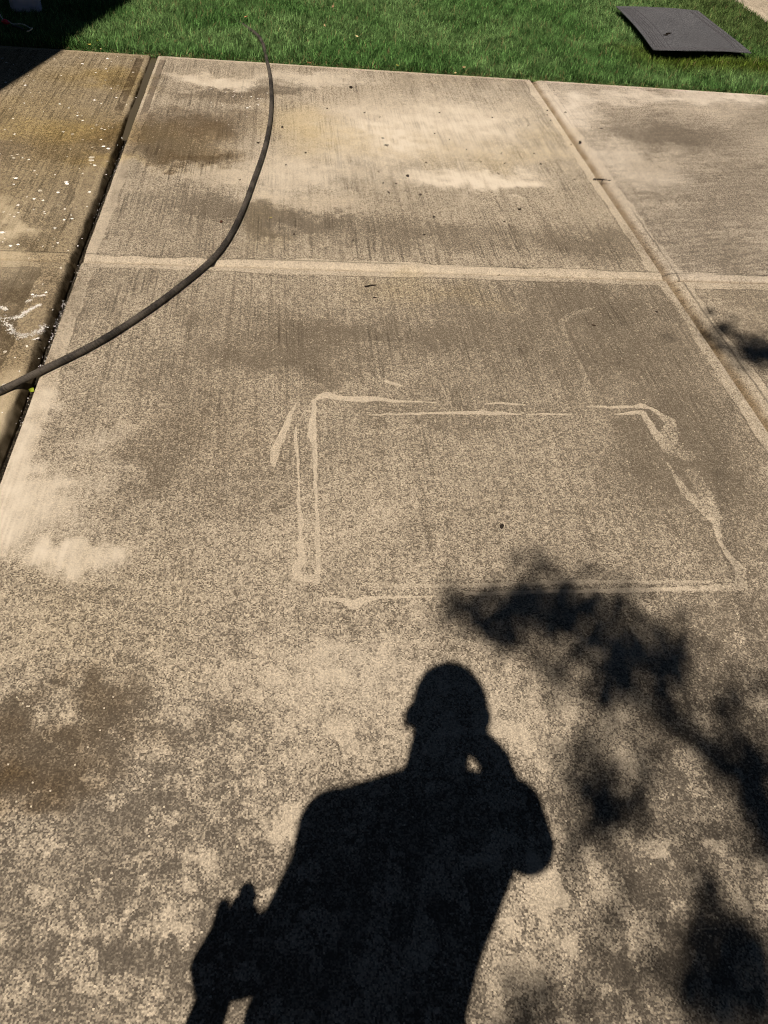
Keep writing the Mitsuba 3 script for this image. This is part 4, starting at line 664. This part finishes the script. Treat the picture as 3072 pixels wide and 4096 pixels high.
# phone in the raised hand
def phone_box(w, h, d_, c, rr=0.010):
    m = m3.CrossSection.square([w - 2 * rr, h - 2 * rr], True).offset(rr, m3.JoinType.Round, 2, 24)
    g = m3.Manifold.extrude(m, d_).translate([0, 0, -d_ / 2]).to_mesh()
    v = g.vert_properties[:, :3]
    return trimesh.Trimesh(c + v[:, :1] * RIGHT + v[:, 1:2] * UP + v[:, 2:3] * FWD, g.tri_verts, process=False)
scene['phone_glass'] = {'type': 'principled', 'base_color': rgb(0.02, 0.02, 0.025), 'roughness': 0.15, 'specular': 0.6}
phone = thing('phone', 'slim dark phone held up in the hand of the person casting the shadow', 'phone')
put('case', mikit.ply(phone_box(.074, .150, .008, PH - FWD * 0.004), 'phone_glass', smooth=30), phone)
put('lens_plate', mikit.ply(phone_box(.034, .034, .003, CAM - FWD * 0.011 - UP * 0.006 + RIGHT * 0.006, 0.007), 'phone_glass', smooth=30), phone)

# spray gun hanging in the lowered hand
wand = thing('spray_gun', 'pressure spray gun held low in the other hand of the person casting the shadow', 'spray gun')
def shade(x, y, z):
    return P((x - .2423 * z, y - .593 * z, z))
put('body', mikit.ply(fuse([m3.Manifold.batch_hull([ball(shade(-.132, .418, .95), .026), ball(shade(-.158, .375, .93), .026), ball(shade(-.148, .335, .92), .024), ball(shade(-.085, .355, .93), .034), ball(shade(-.085, .412, .96), .030)]),
                           *chain((shade(-.138, .430, .96), .014), (shade(-.129, .474, .98), .012)), *chain((shade(-.094, .43, .97), .016), (shade(-.086, .496, .99), .0165))], 0.012, 2), 'red_plastic', smooth=True), wand)
put('lance', mikit.ply(tube([shade(-.130, .36, .94), shade(-.148, .31, .86), shade(-.17, .26, .76), shade(-.185, .22, .70), shade(-.26, .03, .36)], [.024, .026, .026, .012, .012], 14), 'black_plastic', smooth=50), wand)
put('hose_tail', mikit.ply(tube(sm([shade(-.115, .36, .93), shade(-.125, .30, .84), shade(-.17, .20, .66), P((-.36, -.24, .08)), P((-.43, -.275, .0128))]), .012, 10), 'hose_rubber', smooth=60), wand)

# ------------------------------------------------------------------ tree whose leaves throw the soft shade
def bark_col(p, n, uv):
    return mikit.mix((0.06, 0.045, 0.034), (0.16, 0.125, 0.095), mikit.fbm(p.x * 30, p.y * 30, p.z * 7))
scene['tree_bark'] = {'type': 'diffuse', 'reflectance': mikit.proc(bark_col)}
scene['tree_leaf'] = {'type': 'principledthin', 'base_color': rgb(0.045, 0.085, 0.022), 'roughness': 0.45, 'diff_trans': 0.25, 'eta': 1.45}
CLUSTERS = [(1.815,2.337,0.109,0.078,1.2),(1.736,2.42,0.12,0.095,0.5),(1.705,2.534,0.123,0.1,0.35),(0.427,1.169,0.039,0.024,1.3),(0.492,1.152,0.062,0.034,1.0),(0.577,1.146,0.074,0.04,1.0),(0.505,1.093,0.072,0.038,0.9),(0.689,1.297,0.053,0.038,0.6),(0.778,1.283,0.061,0.045,0.45),(0.602,1.29,0.065,0.041,0.5),(0.707,1.161,0.076,0.054,0.9),(0.774,1.129,0.063,0.054,1.0),(0.854,1.142,0.077,0.048,0.5),(0.647,1.178,0.076,0.041,0.8),(0.778,1.056,0.074,0.045,0.8),(0.862,1.011,0.073,0.053,1.1),(0.933,0.967,0.056,0.064,1.2),(0.871,0.929,0.071,0.047,0.9),(0.793,0.946,0.059,0.056,1.0),(0.672,1.073,0.073,0.039,0.4),(0.614,0.94,0.058,0.04,0.75),(0.738,0.884,0.041,0.053,0.7),(0.698,0.989,0.071,0.057,0.4),(0.938,1.05,0.1,0.04,0.4),(0.544,1.106,0.024,0.03,0.7),(1.112,0.868,0.072,0.033,1.1),(1.03,0.846,0.07,0.04,0.6),(0.885,0.804,0.091,0.051,0.35),(0.644,0.792,0.024,0.048,0.5),(0.716,0.812,0.033,0.075,0.35),(0.645,0.681,0.038,0.055,1.1),(0.692,0.627,0.062,0.053,0.9),(0.647,0.58,0.05,0.036,0.8),(0.757,0.664,0.032,0.038,0.7),(0.739,0.708,0.064,0.027,0.3),(0.834,0.759,0.044,0.074,0.3),(1.034,0.671,0.039,0.072,1.3),(1.013,0.578,0.042,0.078,1.2),(1.07,0.725,0.056,0.037,0.6),(0.564,0.501,0.035,0.047,0.3),(0.61,0.395,0.017,0.026,0.8),(0.693,0.365,0.024,0.03,0.4),(0.811,0.423,0.038,0.037,0.8),(0.832,0.38,0.066,0.027,0.9),(0.761,0.344,0.046,0.034,0.9),(0.827,0.323,0.055,0.03,1.2),(0.868,0.289,0.036,0.05,1.3),(0.772,0.281,0.063,0.027,1.0),(0.716,0.278,0.044,0.047,0.9),(0.839,0.225,0.053,0.031,0.9),(0.634,0.248,0.069,0.037,0.4),(0.444,0.248,0.059,0.021,1.0),(0.371,0.261,0.05,0.026,0.8),(0.508,0.264,0.043,0.022,0.4),(0.621,1.118,0.111,0.061,0.6),(0.544,1.165,0.087,0.047,0.6),(0.77,1.206,0.117,0.067,0.6),(0.883,1.111,0.102,0.064,0.55),(0.965,1.021,0.075,0.061,0.6),(0.805,0.985,0.109,0.087,0.5),(0.61,1.019,0.06,0.043,0.4),(0.675,0.638,0.072,0.076,0.7),(0.618,0.621,0.041,0.042,0.7),(1.021,0.619,0.054,0.105,0.9),(1.069,0.748,0.057,0.051,0.5),(0.812,0.332,0.092,0.051,0.7),(0.816,0.256,0.08,0.048,0.8),(0.669,0.296,0.053,0.04,0.4),(0.877,0.393,0.057,0.027,0.6),(0.794,0.773,0.067,0.036,0.35)]
r = np.random.default_rng(91)
KX, KY = 0.2423, 0.593
LV, LF = [], []
hubs = []
def leaves(center, sx, sy, sz, n, size=0.042):
    c = center + np.stack([r.normal(0, sx, n), r.normal(0, sy, n), r.normal(0, sz, n)], 1)
    a = r.normal(0, 1, (n, 3)); a[:, 2] *= 0.5
    a /= np.linalg.norm(a, axis=1, keepdims=True)
    b = np.cross(a, r.normal(0, 1, (n, 3)) * [0.5, 0.5, 1.2])
    b /= np.linalg.norm(b, axis=1, keepdims=True)
    s = size * r.uniform(0.6, 1.2, (n, 1))
    quad = np.stack([c - a * s, c - b * s * 0.42 + a * s * 0.1, c + a * s, c + b * s * 0.42 + a * s * 0.1], 1)
    k0 = sum(len(x) for x in LV)
    LV.append(quad.reshape(-1, 3))
    i = np.arange(n)[:, None] * 4 + k0
    LF.append(np.concatenate([i + [0, 1, 2], i + [0, 2, 3]], 0))
for x, y, rx, ry, d_ in CLUSTERS:
    z = 4.6 + 0.7 * r.random()
    c = P((x - KX * z, y - KY * z, z))
    rr = max(min(rx, 0.16), 0.035)
    ryy = max(min(ry, 0.16), 0.035)
    n = int(1 + 4.8 * d_ ** 1.7 * rr * ryy * math.pi / 0.0011)
    leaves(c, rr * 0.60, ryy * 0.60, 0.06, n, 0.034)
    hubs.append(c)
big = []
for _ in range(170):
    if r.random() < 0.62:
        g = P((r.uniform(-1.4, 4.2), r.uniform(-4.2, -0.75)))
    else:
        g = P((r.uniform(2.3, 4.4), r.uniform(-1.0, 1.3)))
    z = r.uniform(3.6, 7.2)
    c = P((g[0] - KX * z, g[1] - KY * z, z))
    leaves(c, .22, .22, .20, 230, 0.05)
    big.append(c)
tree = thing('tree', 'leafy tree behind the photographer throwing soft blurred shade on the right', 'tree')
ROOT = P((1.7, -4.6, -0.10))
TOP = P((1.0, -4.2, 4.4))
tp = sm([ROOT, P((1.6, -4.55, 1.2)), P((1.35, -4.35, 2.6)), TOP], 24)
put('trunk', mikit.ply(tube(tp, np.linspace(.20, .085, 24) * (1 + .5 * np.exp(-np.linspace(0, 9, 24))), 18), 'tree_bark', smooth=60), tree)
allh = np.array(hubs + big)
for k in range(9):
    an = k / 9 * 2 * np.pi
    tgt = allh[np.argsort(np.linalg.norm(allh[:, :2] - (TOP[:2] + 2.2 * P((math.cos(an), math.sin(an)))), axis=1))[0]]
    st_ = tp[12 + k]
    put('limb', mikit.ply(tube(sm([st_, lerp(st_, tgt, .4) + P((0, 0, .35)), tgt], 16), np.linspace(.055, .012, 16), 10), 'tree_bark', smooth=60), tree)
tw = []
main = P(np.mean([h_ for h_ in hubs], axis=0))
for h_ in hubs[::3]:
    tw.append(tube(sm([lerp(main, TOP, .25) + P((0, 0, .2)), lerp(h_, main, .4) + P((0, 0, .08)), h_], 8), np.linspace(.006, .002, 8), 6))
put('twigs', mikit.ply(join(tw), 'tree_bark', smooth=60), tree)
put('branch', mikit.ply(tube(sm([tp[20], lerp(tp[20], main, .6) + P((0, 0, .3)), lerp(main, TOP, .25) + P((0, 0, .2))], 14), np.linspace(.03, .006, 14), 10), 'tree_bark', smooth=60), tree)
put('crown', mikit.ply((np.vstack(LV), np.vstack(LF)), 'tree_leaf'), tree)

# ------------------------------------------------------------------ house at the left, its eave throws the straight shade
scene['render_wall'] = {'type': 'diffuse', 'reflectance': mikit.proc(lambda p, n, uv: mikit.mix((0.17, 0.15, 0.125), (0.21, 0.185, 0.15), mikit.fbm(p.x * 9, p.y * 9, p.z * 9)))}
scene['roof_tile'] = {'type': 'diffuse', 'reflectance': rgb(0.10, 0.075, 0.06)}
scene['trim_paint'] = {'type': 'diffuse', 'reflectance': rgb(0.30, 0.29, 0.27)}
scene['window_glass'] = {'type': 'principled', 'base_color': rgb(0.02, 0.025, 0.03), 'roughness': 0.05, 'specular': 0.8}
HROT = T().translate([-2.042, 4.7, 0]).rotate([0, 0, 1], -12.89)      # local y runs along the eave, x points to the patio
house = thing('house', 'two storey house left of the patio whose eave shades the lawn corner', 'house')
def hp_(name, m, b, parent=None, smooth=False):
    return put(name, {**mikit.ply(m, b, smooth=smooth), 'to_world': HROT}, parent or house)
HL = 9.0
hp_('wall', box(-6.0, -0.45, -HL, -0.35, -0.12, 4.42), 'render_wall')
hp_('roof', join([trimesh.creation.extrude_polygon(__import__('shapely').Polygon([(0, 4.42), (0, 4.5), (-3.2, 5.9), (-6.45, 4.5), (-6.45, 4.42)]), HL + 0.7, engine='earcut').apply_transform(
    np.array([[1, 0, 0, 0], [0, 0, -1, 0.0], [0, 1, 0, 0], [0, 0, 0, 1.0]]))]), 'roof_tile')
hp_('foundation', box(-6.01, -0.43, -HL - 0.01, -0.34, -0.12, 0.22), 'trim_paint')
for y0, z0 in ((-3.2, 0.95), (-6.6, 0.95), (-3.2, 3.0), (-6.6, 3.0)):
    w_ = hp_('window', join([box(-0.47, -0.40, y0 - .06, y0, z0 - .06, z0 + 1.16), box(-0.47, -0.40, y0 + 1.2, y0 + 1.26, z0 - .06, z0 + 1.16), box(-0.47, -0.40, y0, y0 + 1.2, z0 - .06, z0), box(-0.47, -0.40, y0, y0 + 1.2, z0 + 1.1, z0 + 1.16)]), 'trim_paint')
    hp_('pane', box(-0.46, -0.43, y0, y0 + 1.2, z0, z0 + 1.1), 'window_glass', w_)
